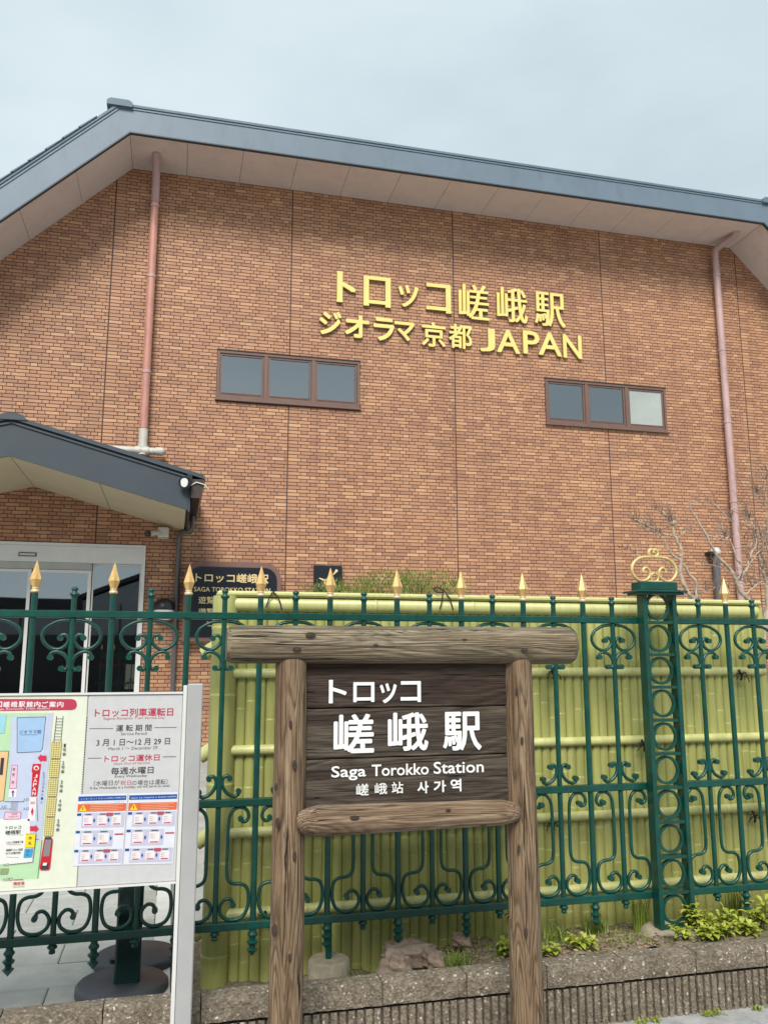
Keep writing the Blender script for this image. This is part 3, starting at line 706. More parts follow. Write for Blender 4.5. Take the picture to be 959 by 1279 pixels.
# ------------------------------------------------------------------ house across the street (seen only in the door glass)
hs = thing('neighbour_house', 'dark-roofed grey house across the street, reflected in the entrance glass', 'building', (-2, -12, 0))
s = MB(); s.box(-16, -17, 0, -4.1, -12.0, 3.75); s.prism([(-4.1, 0), (10.1, 0), (10.1, 4.1), (3.0, 7.0), (-4.1, 4.1)], -17, -12.0); wl_ = s.build('wall', M['opp_wall'], hs); fix_normals(wl_)
s = MB(); s.prism([(-4.5, 4.05), (3.0, 7.1), (10.5, 4.05), (10.5, 4.25), (3.0, 7.32), (-4.5, 4.27)], -17.5, -11.9); s.prism([(-16.6, 3.70), (-4.0, 3.76), (-4.0, 4.18), (-16.6, 4.3)], -17.3, -11.6); rf_ = s.build('roof', M['opp_roof'], hs); fix_normals(rf_)
for k in range(12): s = MB(); s.box(-15+k*2.1, -11.995, .2, -14.95+k*2.1, -11.93, 3.6 if -15+k*2.1 < -4.2 or -15+k*2.1 > 9 else 4.0); s.build('batten', M['opp_roof'], hs)
s = MB(); s.box(-13, -11.99, .1, 8, -11.9, 2.6); s.build('shopfront', M['black'], hs)

# ------------------------------------------------------------------ low block wall
LWY = 3.46
lw = thing('low_block_wall', 'low wall of ribbed concrete blocks with a rough cap along the street', 'wall', (1, LWY, 0))
def roughbox(x0, y0, z0, x1, y1, z1, nx, ny, nz, amp, seedv):
    rnd = random.Random(seedv); s = MB(); idx = {}; V = []
    def vid(i, j, k):
        key = (i, j, k)
        if key not in idx:
            x = x0+(x1-x0)*i/nx; y = y0+(y1-y0)*j/ny; z = z0+(z1-z0)*k/nz
            e = (i in (0, nx))+(j in (0, ny))+(k in (0, nz))
            ch = .004 if e >= 2 else 0
            if j == 0: y += ch*.9
            if j == ny: y -= ch
            if k == nz: z -= ch*.9
            if i == 0: x += ch*.4
            if i == nx: x -= ch*.4
            idx[key] = len(V); V.append((x+rnd.uniform(-1, 1)*amp*.3, y+rnd.uniform(-1, 1)*amp, z+rnd.uniform(-1, 1)*amp))
        return idx[key]
    F = []
    for i in range(nx):
        for k in range(nz):
            F.append((vid(i, 0, k), vid(i+1, 0, k), vid(i+1, 0, k+1), vid(i, 0, k+1)))
            F.append((vid(i, ny, k+1), vid(i+1, ny, k+1), vid(i+1, ny, k), vid(i, ny, k)))
        for j in range(ny):
            F.append((vid(i, j, nz), vid(i+1, j, nz), vid(i+1, j+1, nz), vid(i, j+1, nz)))
    for j in range(ny):
        for k in range(nz):
            F.append((vid(0, j, k+1), vid(0, j+1, k+1), vid(0, j+1, k), vid(0, j, k))[::-1]); F.append((vid(nx, j, k), vid(nx, j+1, k), vid(nx, j+1, k+1), vid(nx, j, k+1)))
    s.add(V, F); return s
capm = []
for v in range(3):
    s = roughbox(-.174, 0, 0, .174, .105, .087, 16, 5, 4, .0014, v); o = s.build('cap_stone', M['aggregate'], lw, loc=(0, 0, 0)); fix_normals(o); capm.append(o)
PW = .3495; J0 = -.192-PW*5
ribs = MB()
pts = [(-.174, .026)]
for k in range(10):
    a = -.174+k*.0348
    pts += [(a+.0042, .022), (a+.0068, .0015), (a+.010, .0), (a+.0275, .0), (a+.0305, .0015), (a+.0332, .022)]
pts += [(.174, .026)]
V = [(x, y, 0) for x, y in pts]+[(x, y, .152) for x, y in pts]; n = len(pts)
ribs.add(V, [(i, i+1, i+1+n, i+n) for i in range(n-1)]); ribs.add([(-.174, .014, .152), (.174, .014, .152), (.174, .09, .152), (-.174, .09, .152)], [(0, 1, 2, 3)])
bm0 = None
for i in range(17):
    x = J0+PW*(i+.5); 
    if i < 3: o = capm[i]; o.location = Vector((x, LWY, .164))-wpos(lw)
    else: o = link('cap_stone', capm[i % 3].data, lw, (x, LWY+random.uniform(-.0015, .0015), .164+random.uniform(-.001, .001)))
    if bm0 is None: ob = ribs.build('ribbed_block', M['aggregate'], lw, loc=(0, 0, 0)); bm0 = ob.data; ob.location = Vector((x, LWY+.012, 0))-wpos(lw)
    else: ob = link('ribbed_block', bm0, lw, (x, LWY+.012+random.uniform(-.001, .001), 0))
s = MB(); s.box(J0, LWY+.035, 0, J0+PW*17, LWY+.09, .17); s.build('mortar_core', M['joint'], lw)

# ------------------------------------------------------------------ wrought iron fence
FYc = 3.86
fe = thing('iron_fence', 'dark green wrought iron fence with scrolls and gold spear finials', 'fence', (1, FYc, .1))
T0, TP = .06, .322
talls = [T0+TP*k for k in range(-6, 7)]+[2.815, 3.14, 3.465, 3.79]
shorts = [T0+TP*(k+.5) for k in range(-6, 7)]+[2.652, 2.977, 3.302, 3.627]
def share(make, name, mat, spots, y=FYc, z=0, subs=()):
    first = None; res = []
    for x in spots:
        if first is None:
            o = make().build(name, mat, fe, loc=(0, 0, 0)); o.location = Vector((x, y, z))-wpos(fe); WP[o.name] = Vector((x, y, z)); first = o
        else: o = link(name, first.data, fe, (x, y, z))
        for (mk, nm, mt) in subs:
            key = nm+name
            if key not in CACHE: c = mk().build(nm, mt, None, loc=(0, 0, 0)); CACHE[key] = c.data; c.parent = o; c.location = (0, 0, 0)
            else:
                c = bpy.data.objects.new(nm, CACHE[key]); COL.objects.link(c); c.parent = o
        res.append(o)
    return res
CACHE = {}
def tall_bar(): s = MB(); s.tube([(0, 0, .375), (0, 0, 1.79)], .0135, 10); return s
def gold_tip():
    s = MB(); s.lathe(0, 0, [(.012, 1.803), (.016, 1.812), (.0275, 1.843), (.0, 1.928)], 6, smooth=False); return s
def collar_(): s = MB(); s.lathe(0, 0, [(.013, 1.786), (.019, 1.79), (.019, 1.796), (.013, 1.803), (.0165, 1.806), (.012, 1.811)], 12); return s
def drop_long():
    s = MB(); s.lathe(0, 0, [(.0, .257), (.018, .277), (.024, .284), (.013, .290), (.013, .300), (.024, .312), (.024, .316), (.014, .322), (.014, .332), (.022, .342), (.022, .347), (.015, .355), (.013, .375)], 10, smooth=False); return s
def short_bar(): s = MB(); s.tube([(0, 0, .375), (0, 0, 1.775)], .012, 10); return s
def knob(): s = MB(); s.lathe(0, 0, [(.012, 1.765), (.0125, 1.772), (.021, 1.780), (.021, 1.785), (.011, 1.791), (.0105, 1.797), (.0155, 1.803), (.014, 1.81), (.0, 1.817)], 14); return s
def drop_short(): s = MB(); s.lathe(0, 0, [(.0, .325), (.013, .331), (.013, .339), (.01, .343), (.020, .352), (.020, .357), (.012, .365), (.012, .378)], 12, smooth=False); return s
share(tall_bar, 'tall_bar', M['green'], talls, subs=[(gold_tip, 'spear_finial', M['gold']), (collar_, 'collar', M['collar']), (drop_long, 'drop_finial', M['green'])])
share(short_bar, 'short_bar', M['green'], shorts, subs=[(knob, 'knob', M['green']), (drop_short, 'drop_finial', M['green'])])
def rail(x0, x1, z0, z1, nm='rail'): s = MB(); s.box(x0, FYc-.018, z0, x1, FYc+.018, z1, bevel=.003); s.build(nm, M['green'], fe)
for xa, xb in ((-2.0, 2.30), (2.455, 4.0)):
    rail(xa, xb, 1.680, 1.711); rail(xa, xb, .870, .902); rail(xa, xb, .368, .400)
def smooth_path(p, n=5):
    P_ = [Vector((a, 0, c)) for a, c in p]; out_ = []
    for i in range(len(P_)-1):
        p0, p1, p2, p3 = P_[max(i-1, 0)], P_[i], P_[i+1], P_[min(i+2, len(P_)-1)]
        for k in range(n):
            t = k/n; out_.append(.5*((2*p1)+(p2-p0)*t+(2*p0-5*p1+4*p2-p3)*t*t+(3*p1-p0-3*p2+p3)*t**3))
    out_.append(P_[-1]); return out_
def scroll(pts, r=.0078, ball0=True, ball1=True):
    def mk():
        s = MB()
        for sg in (-1, 1):
            pp = [Vector((sg*v.x, 0, v.z)) for v in smooth_path(pts)]
            s.tube(pp, r, 8, flatten=1.15)
            for bl, p in ((ball0, pp[0]), (ball1, pp[-1])):
                if bl: s.tube([(p.x, -.014, p.z), (p.x, .014, p.z)], .0125, 10)
        return s
    return mk
def conv(pts, cx, zref, kx=.000633, kz=.00057, sg=1, z0=0):
    return [(abs(x-cx)*kx, z0+(zref-z)*kz) for x, z in pts]
heart = conv([(570, 262), (520, 266), (480, 280), (425, 320), (402, 375), (415, 430), (460, 472), (510, 482), (552, 455), (572, 415), (563, 385), (543, 372), (520, 380), (515, 397)], 590, 250, z0=1.678)
lower = conv([(460, 542), (466, 512), (500, 498), (545, 518), (572, 555), (578, 602), (562, 632), (535, 625)], 590, 250, z0=1.678)
xup = conv([(200, 168), (213, 151), (236, 158), (250, 190), (240, 240), (208, 283), (165, 303), (138, 288), (136, 265)], 270, 320, z0=.903)
share(scroll(heart, ball0=False), 'heart_scroll', M['green'], shorts)
share(scroll(lower), 'curl_scroll', M['green'], shorts)
share(scroll(xup, .0082), 'curl_scroll', M['green'], shorts)
big = [(.100, .822), (.113, .833), (.125, .826), (.131, .805), (.122, .785), (.100, .775), (.078, .785), (.066, .810), (.070, .838), (.085, .858)]
big = [(.098, .818), (.106, .806), (.122, .808), (.132, .826), (.124, .852), (.100, .866), (.072, .860), (.052, .835), (.045, .790), (.044, .700), (.044, .605), (.052, .568), (.075, .553),
       (.105, .550), (.128, .538), (.138, .510), (.138, .465), (.122, .425), (.090, .408), (.052, .410), (.024, .432), (.020, .466), (.042, .492), (.066, .488), (.074, .468)]
share(scroll(big), 'long_scroll', M['green'], shorts)

# footing of the fence
def disc(name, cx, cy, r, z0, z1, mat, label, cat, seg=28, group=None):
    s = MB(); s.lathe(cx, cy, [(r*1.0, z0), (r, z1-.008), (r-.008, z1)], seg)
    o = s.build(name, mat, None, loc=(cx, cy, z0)); tag(o, label, cat, group); return o
disc('concrete_footing', .715, FYc, .09, .0, .222, M['concrete'], 'round concrete footing under the iron fence left of the sign', 'footing')
s = MB(); s.tube([(T0+2*TP+.008, FYc, .24), (T0+2*TP+.008, FYc, .37)], .0135, 10); s.tube([(.712, FYc, .15), (.712, FYc, .24)], .0135, 10); s.build('foot_bar', M['green'], fe)

# pier with rings
PX = 2.377; PY0 = 3.775
def pier_boxes():
    s = MB()
    for sg in (-1, 1):
        s.box(PX+sg*.0835-.0115, PY0, .245, PX+sg*.0835+.0115, PY0+.06, 1.832, bevel=.002)
        s.box(PX+sg*.0835-.0115, PY0+.085, .312, PX+sg*.0835+.0115, PY0+.145, 1.832, bevel=.002) if False else None
    return s
pier = pier_boxes().build('pier', M['green'], fe)
for k in range(10):
    zc = 1.765-.16*k
    s = MB(); n = 36; s.tube([(PX+.062*cos(2*pi*i/n), PY0+.03, zc+.062*sin(2*pi*i/n)) for i in range(n)], .0085, 4, closed=True, flatten=1.6, smooth=False); s.build('ring', M['green'], pier)
    if k < 10: s = MB(); s.box(PX-.0715, PY0+.006, zc-.088, PX+.0715, PY0+.054, zc-.074); s.build('crossbar', M['green'], pier)
s = MB(); s.box(PX-.145, PY0-.045, 1.833, PX+.135, PY0+.11, 1.843, bevel=.003); s.box(PX-.11, PY0-.012, 1.844, PX+.10, PY0+.08, 1.888, bevel=.004); s.build('pier_cap', M['green'], pier)
s = MB(); s.box(PX-.13, PY0-.03, 1.821, PX+.12, PY0+.09, 1.832); s.build('cap_moulding', M['green'], pier)
# gold crown ornament
cz = 1.889; cy = PY0+.03
crown = [(0.0, .152), (.035, .163), (.075, .155), (.112, .125), (.128, .080), (.115, .030), (.080, .006), (.048, .018), (.040, .045), (.058, .062), (.074, .052), (.068, .036)]
crown = [(.004, .128), (.045, .128), (.088, .118), (.122, .085), (.124, .045), (.095, .010), (.060, .006), (.034, .022), (.026, .050), (.042, .072), (.062, .066), (.064, .050)]
s = MB(); cxp = PX-.005
for sg in (-1, 1): s.tube([(cxp+sg*v.x, cy, cz+v.z) for v in smooth_path(crown)], .0078, 8, flatten=1.4)
s.tube([(cxp+.022*cos(2*pi*i/16), cy, cz+.024+.022*sin(2*pi*i/16)) for i in range(16)], .006, 8, closed=True)
for sg in (-1, 1): s.tube([(cxp+sg*v.x, cy, cz+v.z) for v in smooth_path([(.002, .128), (.022, .138), (.026, .155), (.014, .168), (.0, .162), (.002, .150)])], .0075, 8, flatten=1.5)
s.tube([(cxp-.07, cy, cz+.004), (cxp+.07, cy, cz+.004)], .006, 8)
s.build('crown_ornament', M['gold_pale'], pier)
s = MB(); s.lathe(PX, PY0+.04, [(.17, .15), (.155, .225), (.135, .240), (.12, .243)], 26); o = s.build('concrete_footing', M['concrete'], None, loc=(PX, PY0+.04, .2)); tag(o, 'sloped concrete pad under the ringed fence pier', 'footing')

# ------------------------------------------------------------------ bamboo fence
BY = 4.10
bf = thing('bamboo_fence', 'yellow-green bamboo screen of upright canes and horizontal rails behind the iron fence', 'fence', (1.7, BY, .1))
rng = random.Random(3)
CW = .047; xa = .30; ncane = int((3.17-xa)/CW)+1
for i in range(ncane):
    x = xa+CW*(i+.5)+rng.uniform(-.001, .001); s = MB(); r = CW/2*.99; ztop = 1.80; zb_ = .02
    nz = [rng.uniform(.1, .35)]
    while nz[-1] < ztop-.25: nz.append(nz[-1]+rng.uniform(.26, .42))
    prof_ = [(1, zb_)]
    for q in nz:
        if q < 1.7: prof_ += [(1, q-.007), (1.06, q-.003), (1.06, q+.002), (.95, q+.004), (1, q+.008)]
    prof_ += [(1, ztop)]
    seg = 8; vs = []; fs = []
    yo = rng.uniform(-.0025, .0025)
    for rr, z_ in prof_:
        for k in range(seg+1):
            t = pi*k/seg; vs.append((x-r*rr*cos(t)*(1 if rr <= 1 else .99/rr), BY+yo-r*(.62+(rr-1)*.8)*sin(t), z_))
    for a in range(len(prof_)-1):
        for k in range(seg): q = a*(seg+1)+k; fs.append((q, q+1, q+seg+2, q+seg+1))
    s.add(vs, fs, None, True); s.build('cane', M['bamboo'], bf)
s = MB(); s.box(.3, BY+.004, .0, 3.18, BY+.05, 1.8); s.build('backing_panel', M['bamboo'], bf)
def half_rail(x0, x1, z, r, name='rail', yy=BY-.022):
    s = MB(); pts = []; rs = []; x = x0
    pts.append((x0, yy, z)); rs.append(r)
    nodes_ = []; q = x0+rng.uniform(.2, .5)
    while q < x1-.1: nodes_.append(q); q += rng.uniform(.38, .55)
    for q in nodes_: 
        for d, k in ((-.008, 1), (-.003, 1.07), (.002, 1.07), (.005, .95), (.01, 1)): pts.append((q+d, yy, z)); rs.append(r*k)
    pts.append((x1, yy, z)); rs.append(r); s.tube(pts, rs, 14); return s.build(name, M['bamboo_rail'], bf)
for z_ in (1.437, 1.085, .718, .370): half_rail(.282, 3.19, z_, .023)
half_rail(.20, 3.17, 1.765, .036, 'top_rail', BY-.012)
s = MB(); s.box(.195, BY-.052, 1.799, 3.19, BY+.05, 1.826, bevel=.009); s.build('capping', M['bamboo_rail'], bf)
def vpole(x, y, r, z0, z1, nm):
    s = MB(); pts = []; rs = []; z = z0; pts.append((x, y, z0)); rs.append(r); q = z0+.2
    while q < z1-.08:
        for d, k in ((-.01, 1), (-.003, 1.04), (.003, 1.04), (.007, .97), (.012, 1)): pts.append((x, y, q+d)); rs.append(r*k)
        q += rng.uniform(.3, .42)
    pts.append((x, y, z1)); rs.append(r); s.tube(pts, rs, 18); return s.build(nm, M['bamboo'], bf)
vpole(.238, BY-.005, .060, .0, 1.802, 'corner_pole'); vpole(3.19, BY, .03, .0, 1.79, 'corner_pole')
# ends of the rear rails, cut ends showing left of the corner pole
for z_ in (1.56, 1.085, .70, .30):
    s = MB(); s.tube([(.145, BY+.07, z_-.035), (.24, BY+.05, z_+.03)], .034, 14); s.build('rear_rail_end', M['bamboo_rail'], bf)
    s = MB(); s.tube([(.143, BY+.068, z_-.037), (.150, BY+.066, z_-.032)], .022, 12); s.build('hollow', M['tie'], bf)
def tie(px, py, big_=.8, y=BY-.052):
    c = at(px, py, y); s = MB(); r = .0028
    for sgx, sgz, l in ((-1, 1, .05), (1, 1, .045), (-1, -.6, .06), (1, -.8, .065), (-1, .1, .055), (1, .2, .05)):
        l *= big_*rng.uniform(.6, 1.0); s.tube([(c.x, c.y-.004, c.z), (c.x+sgx*l*.4, c.y-.016, c.z+sgz*l*.35+.006), (c.x+sgx*l*.8, c.y-.012, c.z+sgz*l*.3), (c.x+sgx*l, c.y-.006, c.z+sgz*l*.75-.01)], r, 5)
    s.tube([(c.x-.006, c.y+.004, c.z+.028), (c.x, c.y-.012, c.z), (c.x+.006, c.y+.004, c.z-.028)], .006, 6)
    s.build('tie', M['tie'], bf)
for p in ((366, 932), (690, 841), (924, 843), (803, 931), (690, 1030), (941, 1020), (836, 762), (333, 1146), (640, 1140), (480, 931), (560, 1022)): tie(*p)
def loop(p):
    s = MB(); q = [at(a, c, BY-.06) for a, c in p]; s.tube(q, .0033, 6); s.build('tie', M['tie'], bf)
loop([(541, 735), (546, 733), (554, 737), (562, 748), (566, 762)]); loop([(541, 735), (545, 740), (552, 740), (553, 738), (552, 750), (549, 761)])
loop([(344, 738), (340, 740), (336, 748), (332, 759)]); loop([(341, 739), (346, 744), (350, 752), (352, 762)])

# ------------------------------------------------------------------ dark post with weighted bases behind the fence
st = thing('sign_stand', 'dark green square post behind the map board on a round black base', 'post', (-.13, 4.02, .1))
s = MB(); s.box(-.183, 3.97, .135, -.077, 4.07, 1.2, bevel=.008); s.build('post', M['post_green'], st)
def rbase(cx, cy, parent=None):
    s = MB(); s.lathe(cx, cy, [(.185, .1), (.192, .108), (.192, .138), (.180, .150), (.03, .156)], 40); return s
rbase(-.150, 4.03).build('round_base', M['rubber'], st)
o = rbase(-.105, 4.37).build('rubber_weight', M['rubber'], None, loc=(-.105, 4.37, .1)); tag(o, 'round black rubber weight lying behind the dark green post', 'weight')
s = MB(); s.tube([(-.20, 4.26, .157), (-.20, 4.26, .167)], .02, 12); s.build('plug', M['black'], o)

# ------------------------------------------------------------------ map board
IY = 3.30
ib = thing('map_board', 'white information board with station map and service days on a silver post', 'notice board', (.07, IY, 0))
bx0, bx1, bz0, bz1 = -1.25, .045, .712, 1.374
MX = at(104, 980, IY).x                  # border between the map and the timetable
s = MB(); s.box(bx0, IY, bz0, MX-.001, IY+.02, bz1, bevel=.002); mpn = s.build('map_panel', pr('cream', (238, 241, 220)), ib)
s = MB(); s.box(MX+.001, IY, bz0, bx1, IY+.02, bz1, bevel=.002); tpn = s.build('timetable_panel', pr('panelgrey', (214, 214, 214)), ib)
for a, c in ((bz1+.001, bz1+.008), (bz0-.008, bz0-.001)): s = MB(); s.box(bx0, IY-.006, a, bx1, IY+.026, c); s.build('edge_trim', M['silver'], ib)
s = MB(); s.box(.046, IY-.012, .0, .060, IY+.05, 1.405, bevel=.002); s.build('edge_channel', M['silver'], ib)
s = MB(); s.box(.0615, IY-.016, .0, .118, IY+.045, 1.412, bevel=.004); s.build('post', M['post_silver'], ib)
BO = (0, 850, 3.996); lay = [IY]
def bp(x, y): v = at(BO[0]+x/BO[2], BO[1]+y/BO[2], IY); return (v.x, v.z)
class Print:
    def __init__(s): s.mb = MB(); s.k = 0
    def poly(s, pts, col, name, lvl):
        q = [bp(*p) for p in pts]; area = sum(q[i][0]*q[(i+1) % len(q)][1]-q[(i+1) % len(q)][0]*q[i][1] for i in range(len(q)))
        if area < 0: q = q[::-1]
        s.mb.add([(x, IY-.0006*lvl, z) for x, z in q], [tuple(range(len(q)))], pr(name, col))
    def rect(s, x0, y0, x1, y1, col, name, lvl): s.poly([(x0, y0), (x1, y0), (x1, y1), (x0, y1)], col, name, lvl)
    def line(s, p, q, wd, col, name, lvl):
        (x0, y0), (x1, y1) = p, q; l = math.hypot(x1-x0, y1-y0) or 1; nx, ny = -(y1-y0)/l*wd/2, (x1-x0)/l*wd/2
        s.poly([(x0+nx, y0+ny), (x1+nx, y1+ny), (x1-nx, y1-ny), (x0-nx, y0-ny)], col, name, lvl)
    def outline(s, pts, wd, col, name, lvl):
        for i in range(len(pts)): s.line(pts[i], pts[(i+1) % len(pts)], wd, col, name, lvl)
    def text(s, t, q, col, name, lvl, bold=.0, spacing=1):
        a = zoombox(q, *BO, IY); put_text(s.mb, t, a[0], a[1], a[2], a[3], IY-.0006*lvl, pr(name, col), 0, bold, spacing=spacing)
CR = (196, 40, 80); DK = (60, 62, 66); GY = (90, 92, 98); RD = (214, 30, 45); BL = (40, 75, 160)
p = Print()
p.poly([(-260, 92), (360, 92), (374, 96), (383, 106), (386, 119), (383, 133), (374, 143), (360, 147), (-260, 155)], (200, 62, 92), 'crimson', 2)
for ch, x in zip('トロッコ嵯峨駅館内ご案内', range(12)): p.text(ch, (-134+x*38.2, 104-.0*x, -101+x*38.2, 134), (250, 240, 240), 'white', 3, .03)
p.text('Map of Saga Romantic Train Station', (-90, 137, 250, 148), (250, 240, 240), 'white', 3, .01)
p.poly([(-280, 165), (268, 162), (222, 700), (196, 988), (-280, 1010)], (196, 232, 186), 'palegreen', 1)
p.poly([(238, 165), (268, 163), (208, 800), (165, 800)], (205, 212, 232), 'palelilac', 2)
p.poly([(60, 180), (245, 176), (178, 790), (165, 905), (40, 915), (-60, 915), (-60, 600), (45, 600)], (206, 216, 240), 'lilac', 3)
p.poly([(88, 185), (231, 181), (214, 340), (204, 354), (88, 360)], (172, 205, 240), 'skyblue', 4)
p.outline([(88, 185), (231, 181), (214, 340), (204, 354), (88, 360)], 2.2, DK, 'dark', 5)
p.text('ジオラマ館', (98, 246, 208, 266), BL, 'blue', 5, .0); p.text('Diorama Kyoto', (108, 267, 190, 274), GY, 'grey', 5)
p.poly([(-60, 172), (36, 170), (22, 262), (-60, 262)], (165, 222, 238), 'cyan', 4)
p.poly([(-120, 352), (46, 352), (20, 600), (-120, 610)], (250, 204, 150), 'peach', 4); p.outline([(-120, 352), (46, 352), (20, 600), (-120, 610)], 2, DK, 'dark', 5)
p.poly([(8, 385), (24, 385), (16, 470), (0, 470)], DK, 'dark', 6)
p.poly([(62, 422), (90, 422), (84, 538), (50, 538)], (246, 205, 228), 'pink', 4); p.outline([(62, 422), (90, 422), (84, 538), (50, 538)], 1.6, CR, 'crimson', 5)
for yy in (435, 462, 500): p.text('売', (66-(yy-422)*.08, yy, 80-(yy-422)*.08, yy+16), DK, 'dark', 5)
p.poly([(50, 541), (88, 541), (82, 582), (43, 582)], (245, 245, 245), 'white', 4); p.poly([(64, 578), (64, 558), (58, 558), (68, 546), (76, 558), (70, 558), (70, 578)], BL, 'blue', 5)
p.poly([(166, 416), (208, 415), (188, 577), (157, 578), (164, 455), (160, 455)], RD, 'red', 5)
p.poly([(184+14*cos(a*.6), 436+12*sin(a*.6)) for a in range(10)], (250, 240, 235), 'white', 6); p.poly([(184+8*cos(a*.6), 437+7*sin(a*.6)) for a in range(10)], RD, 'red', 7)
for i, ch in enumerate('JAPAN'): p.text(ch, (171-i*2.2, 468+i*21.5, 190-i*2.2, 486+i*21.5), (250, 240, 240), 'white', 6, .03)
p.poly([(190, 386), (208, 366), (208, 374), (234, 374), (234, 400), (208, 400), (208, 408)], (222, 52, 80), 'rose', 6)
p.poly([(196, 738), (178, 718), (178, 726), (152, 726), (152, 750), (178, 750), (178, 758)], (222, 40, 60), 'rose', 6)
for a, c in (((285, 178), (270, 308)), ((317, 176), (306, 306))): p.line(a, c, 2.6, DK, 'dark', 4)
for i in range(8): yy = 190+i*15; p.line((284-i*1.7, yy), (315-i*1.5, yy), 2, DK, 'dark', 4)
L0 = lambda y: 262-(y-305)*.085; R0 = lambda y: 311-(y-305)*.098
for i, (ya, yb) in enumerate(((307, 388), (394, 482), (490, 577), (584, 678), (684, 774))):
    p.poly([(L0(ya), ya), (R0(ya), ya), (R0(yb), yb), (L0(yb), yb)], (240, 226, 150), 'straw', 4)
    p.outline([(L0(ya), ya), (R0(ya), ya), (R0(yb), yb), (L0(yb), yb)], 1.6, (120, 100, 60), 'umber', 5)
    for k in range(1, 9): yy = ya+(yb-ya)*k/9; p.line((L0(yy)+2, yy), (R0(yy)-2, yy), 1.3, (120, 100, 60), 'umber', 5)
    for fx in (.25, .5, .75): p.line((L0(ya)*(1-fx)+R0(ya)*fx, ya), (L0(yb)*(1-fx)+R0(yb)*fx, yb), 1.1, (120, 100, 60), 'umber', 5)
    cx = 325-(ya-307)*.085; yy = ya+8
    for j, ch in enumerate(str(i+1)+'号車'): p.text(ch, (cx-(5 if j == 0 else 9)-j*1.5, yy+j*22, cx+(5 if j == 0 else 9)-j*1.5, yy+17+j*22), DK, 'dark', 4, .006)
p.poly([(222, 792), (230, 784), (258, 784), (266, 792), (252, 935), (244, 946), (206, 946), (199, 936)], (206, 26, 50), 'red', 5)
p.poly([(228, 794), (258, 794), (248, 876), (217, 876)], (140, 142, 146), 'midgrey', 6)
p.poly([(212, 908), (246, 908), (242, 940), (207, 940)], (30, 28, 30), 'dark', 6); p.poly([(218, 908), (238, 908), (234, 922), (215, 922)], (240, 240, 240), 'white', 7)
p.poly([(226, 780), (260, 780), (258, 790), (225, 790)], (40, 40, 44), 'dark', 6)
for i, ch in enumerate('トロッコ列車ホーム'): p.text(ch, (218-i*1.6, 455+i*18, 228-i*1.6, 468+i*18), BL, 'blue', 5, .0)
p.poly([(150, 582), (185, 582), (176, 700), (140, 700)], (246, 246, 246), 'white', 4); p.line((186, 582), (190, 700), 2, DK, 'dark', 5)
p.poly([(164, 632), (171, 650), (164, 676), (156, 655)], CR, 'crimson', 5); p.line((154, 606), (178, 606), 3, RD, 'red', 5); p.line((154, 614), (176, 614), 3, RD, 'red', 5)
p.poly([(-40, 690), (150, 690), (165, 905), (45, 918), (-40, 918)], (244, 245, 238), 'paper', 4); [p.line(a, c, 2.2, DK, 'dark', 7) for a, c in (((132, 765), (183, 765)), ((183, 765), (166, 905)), ((166, 905), (50, 917)))]
p.poly([(28, 656), (108, 656), (104, 690), (22, 692)], (248, 214, 232), 'pink', 5); p.outline([(28, 656), (108, 656), (104, 690), (22, 692)], 1.5, DK, 'dark', 6); p.text('待合室', (60, 660, 88, 670), CR, 'crimson', 6); p.text('Waiting room', (45, 675, 92, 683), CR, 'crimson', 6)
for i in range(6): p.line((60+i*6, 602), (57+i*6, 650), 1.2, GY, 'grey', 5)
p.line((25, 604), (125, 604), 2.4, DK, 'dark', 5); p.line((0, 640), (60, 640), 1.6, DK, 'dark', 5); p.line((35, 770), (120, 770), 1.2, GY, 'grey', 5)
for t_, q in (('入口', (8, 622, 34, 636)), ('入口', (118, 586, 146, 600)), ('入口', (118, 632, 146, 646)), ('入口', (17, 911, 46, 925)), ('入口', (14, 984, 46, 999))): p.text(t_, q, DK, 'dark', 6)
p.text('トロッコ', (32, 724, 108, 740), DK, 'dark', 6, .01); p.text('嵯峨駅', (30, 746, 106, 766), DK, 'dark', 6, .01)
p.poly([(132, 766), (181, 765), (174, 832), (127, 832)], (250, 226, 40), 'yellow', 8); p.text('改', (146, 778, 162, 792), DK, 'dark', 9, .02); p.text('札', (145, 802, 161, 818), DK, 'dark', 9, .02)
p.poly([(126, 838), (167, 838), (160, 880), (120, 882)], (70, 170, 220), 'azure', 8); p.text('出', (136, 843, 150, 856), DK, 'dark', 9); p.text('札', (134, 862, 148, 874), DK, 'dark', 9)
p.text('トロッコ列車乗り場', (36, 800, 118, 812), DK, 'dark', 6, .01); p.text('嵯峨野トロッコ列車', (34, 838, 116, 850), DK, 'dark', 6, .01); p.text('のりば案内所', (32, 854, 106, 866), DK, 'dark', 6, .01)
p.line((34, 818), (110, 818), 1.2, CR, 'crimson', 6); p.line((34, 880), (96, 882), 1.2, CR, 'crimson', 6)
p.poly([(5, 938), (47, 936), (42, 966), (2, 968)], (150, 170, 120), 'olive', 4); p.outline([(50, 985), (64, 985), (64, 997), (50, 997)], 1.5, DK, 'dark', 4)
p.text('現在地', (68, 1003, 124, 1020), (214, 60, 40), 'vermilion', 4, .02); p.line((70, 994), (118, 992), 3.5, (190, 90, 50), 'vermilion', 4); p.text('You are here', (66, 1024, 124, 1031), GY, 'grey', 4)
p.line((196, 790), (166, 795), 2, DK, 'dark', 5); p.line((212, 795), (190, 985), 2, DK, 'dark', 5)
p.mb.build('map_print', None, mpn)
p = Print()
for i in range(32): t = i/31; x, y = 437-30*t, 186+382*t; p.poly([(x-2.4, y-2.4), (x+2.4, y-2.4), (x+2.4, y+2.4), (x-2.4, y+2.4)], DK, 'dark', 1)
p.text('トロッコ列車運転日', (475, 138, 866, 180), CR, 'crimson', 1, .02)
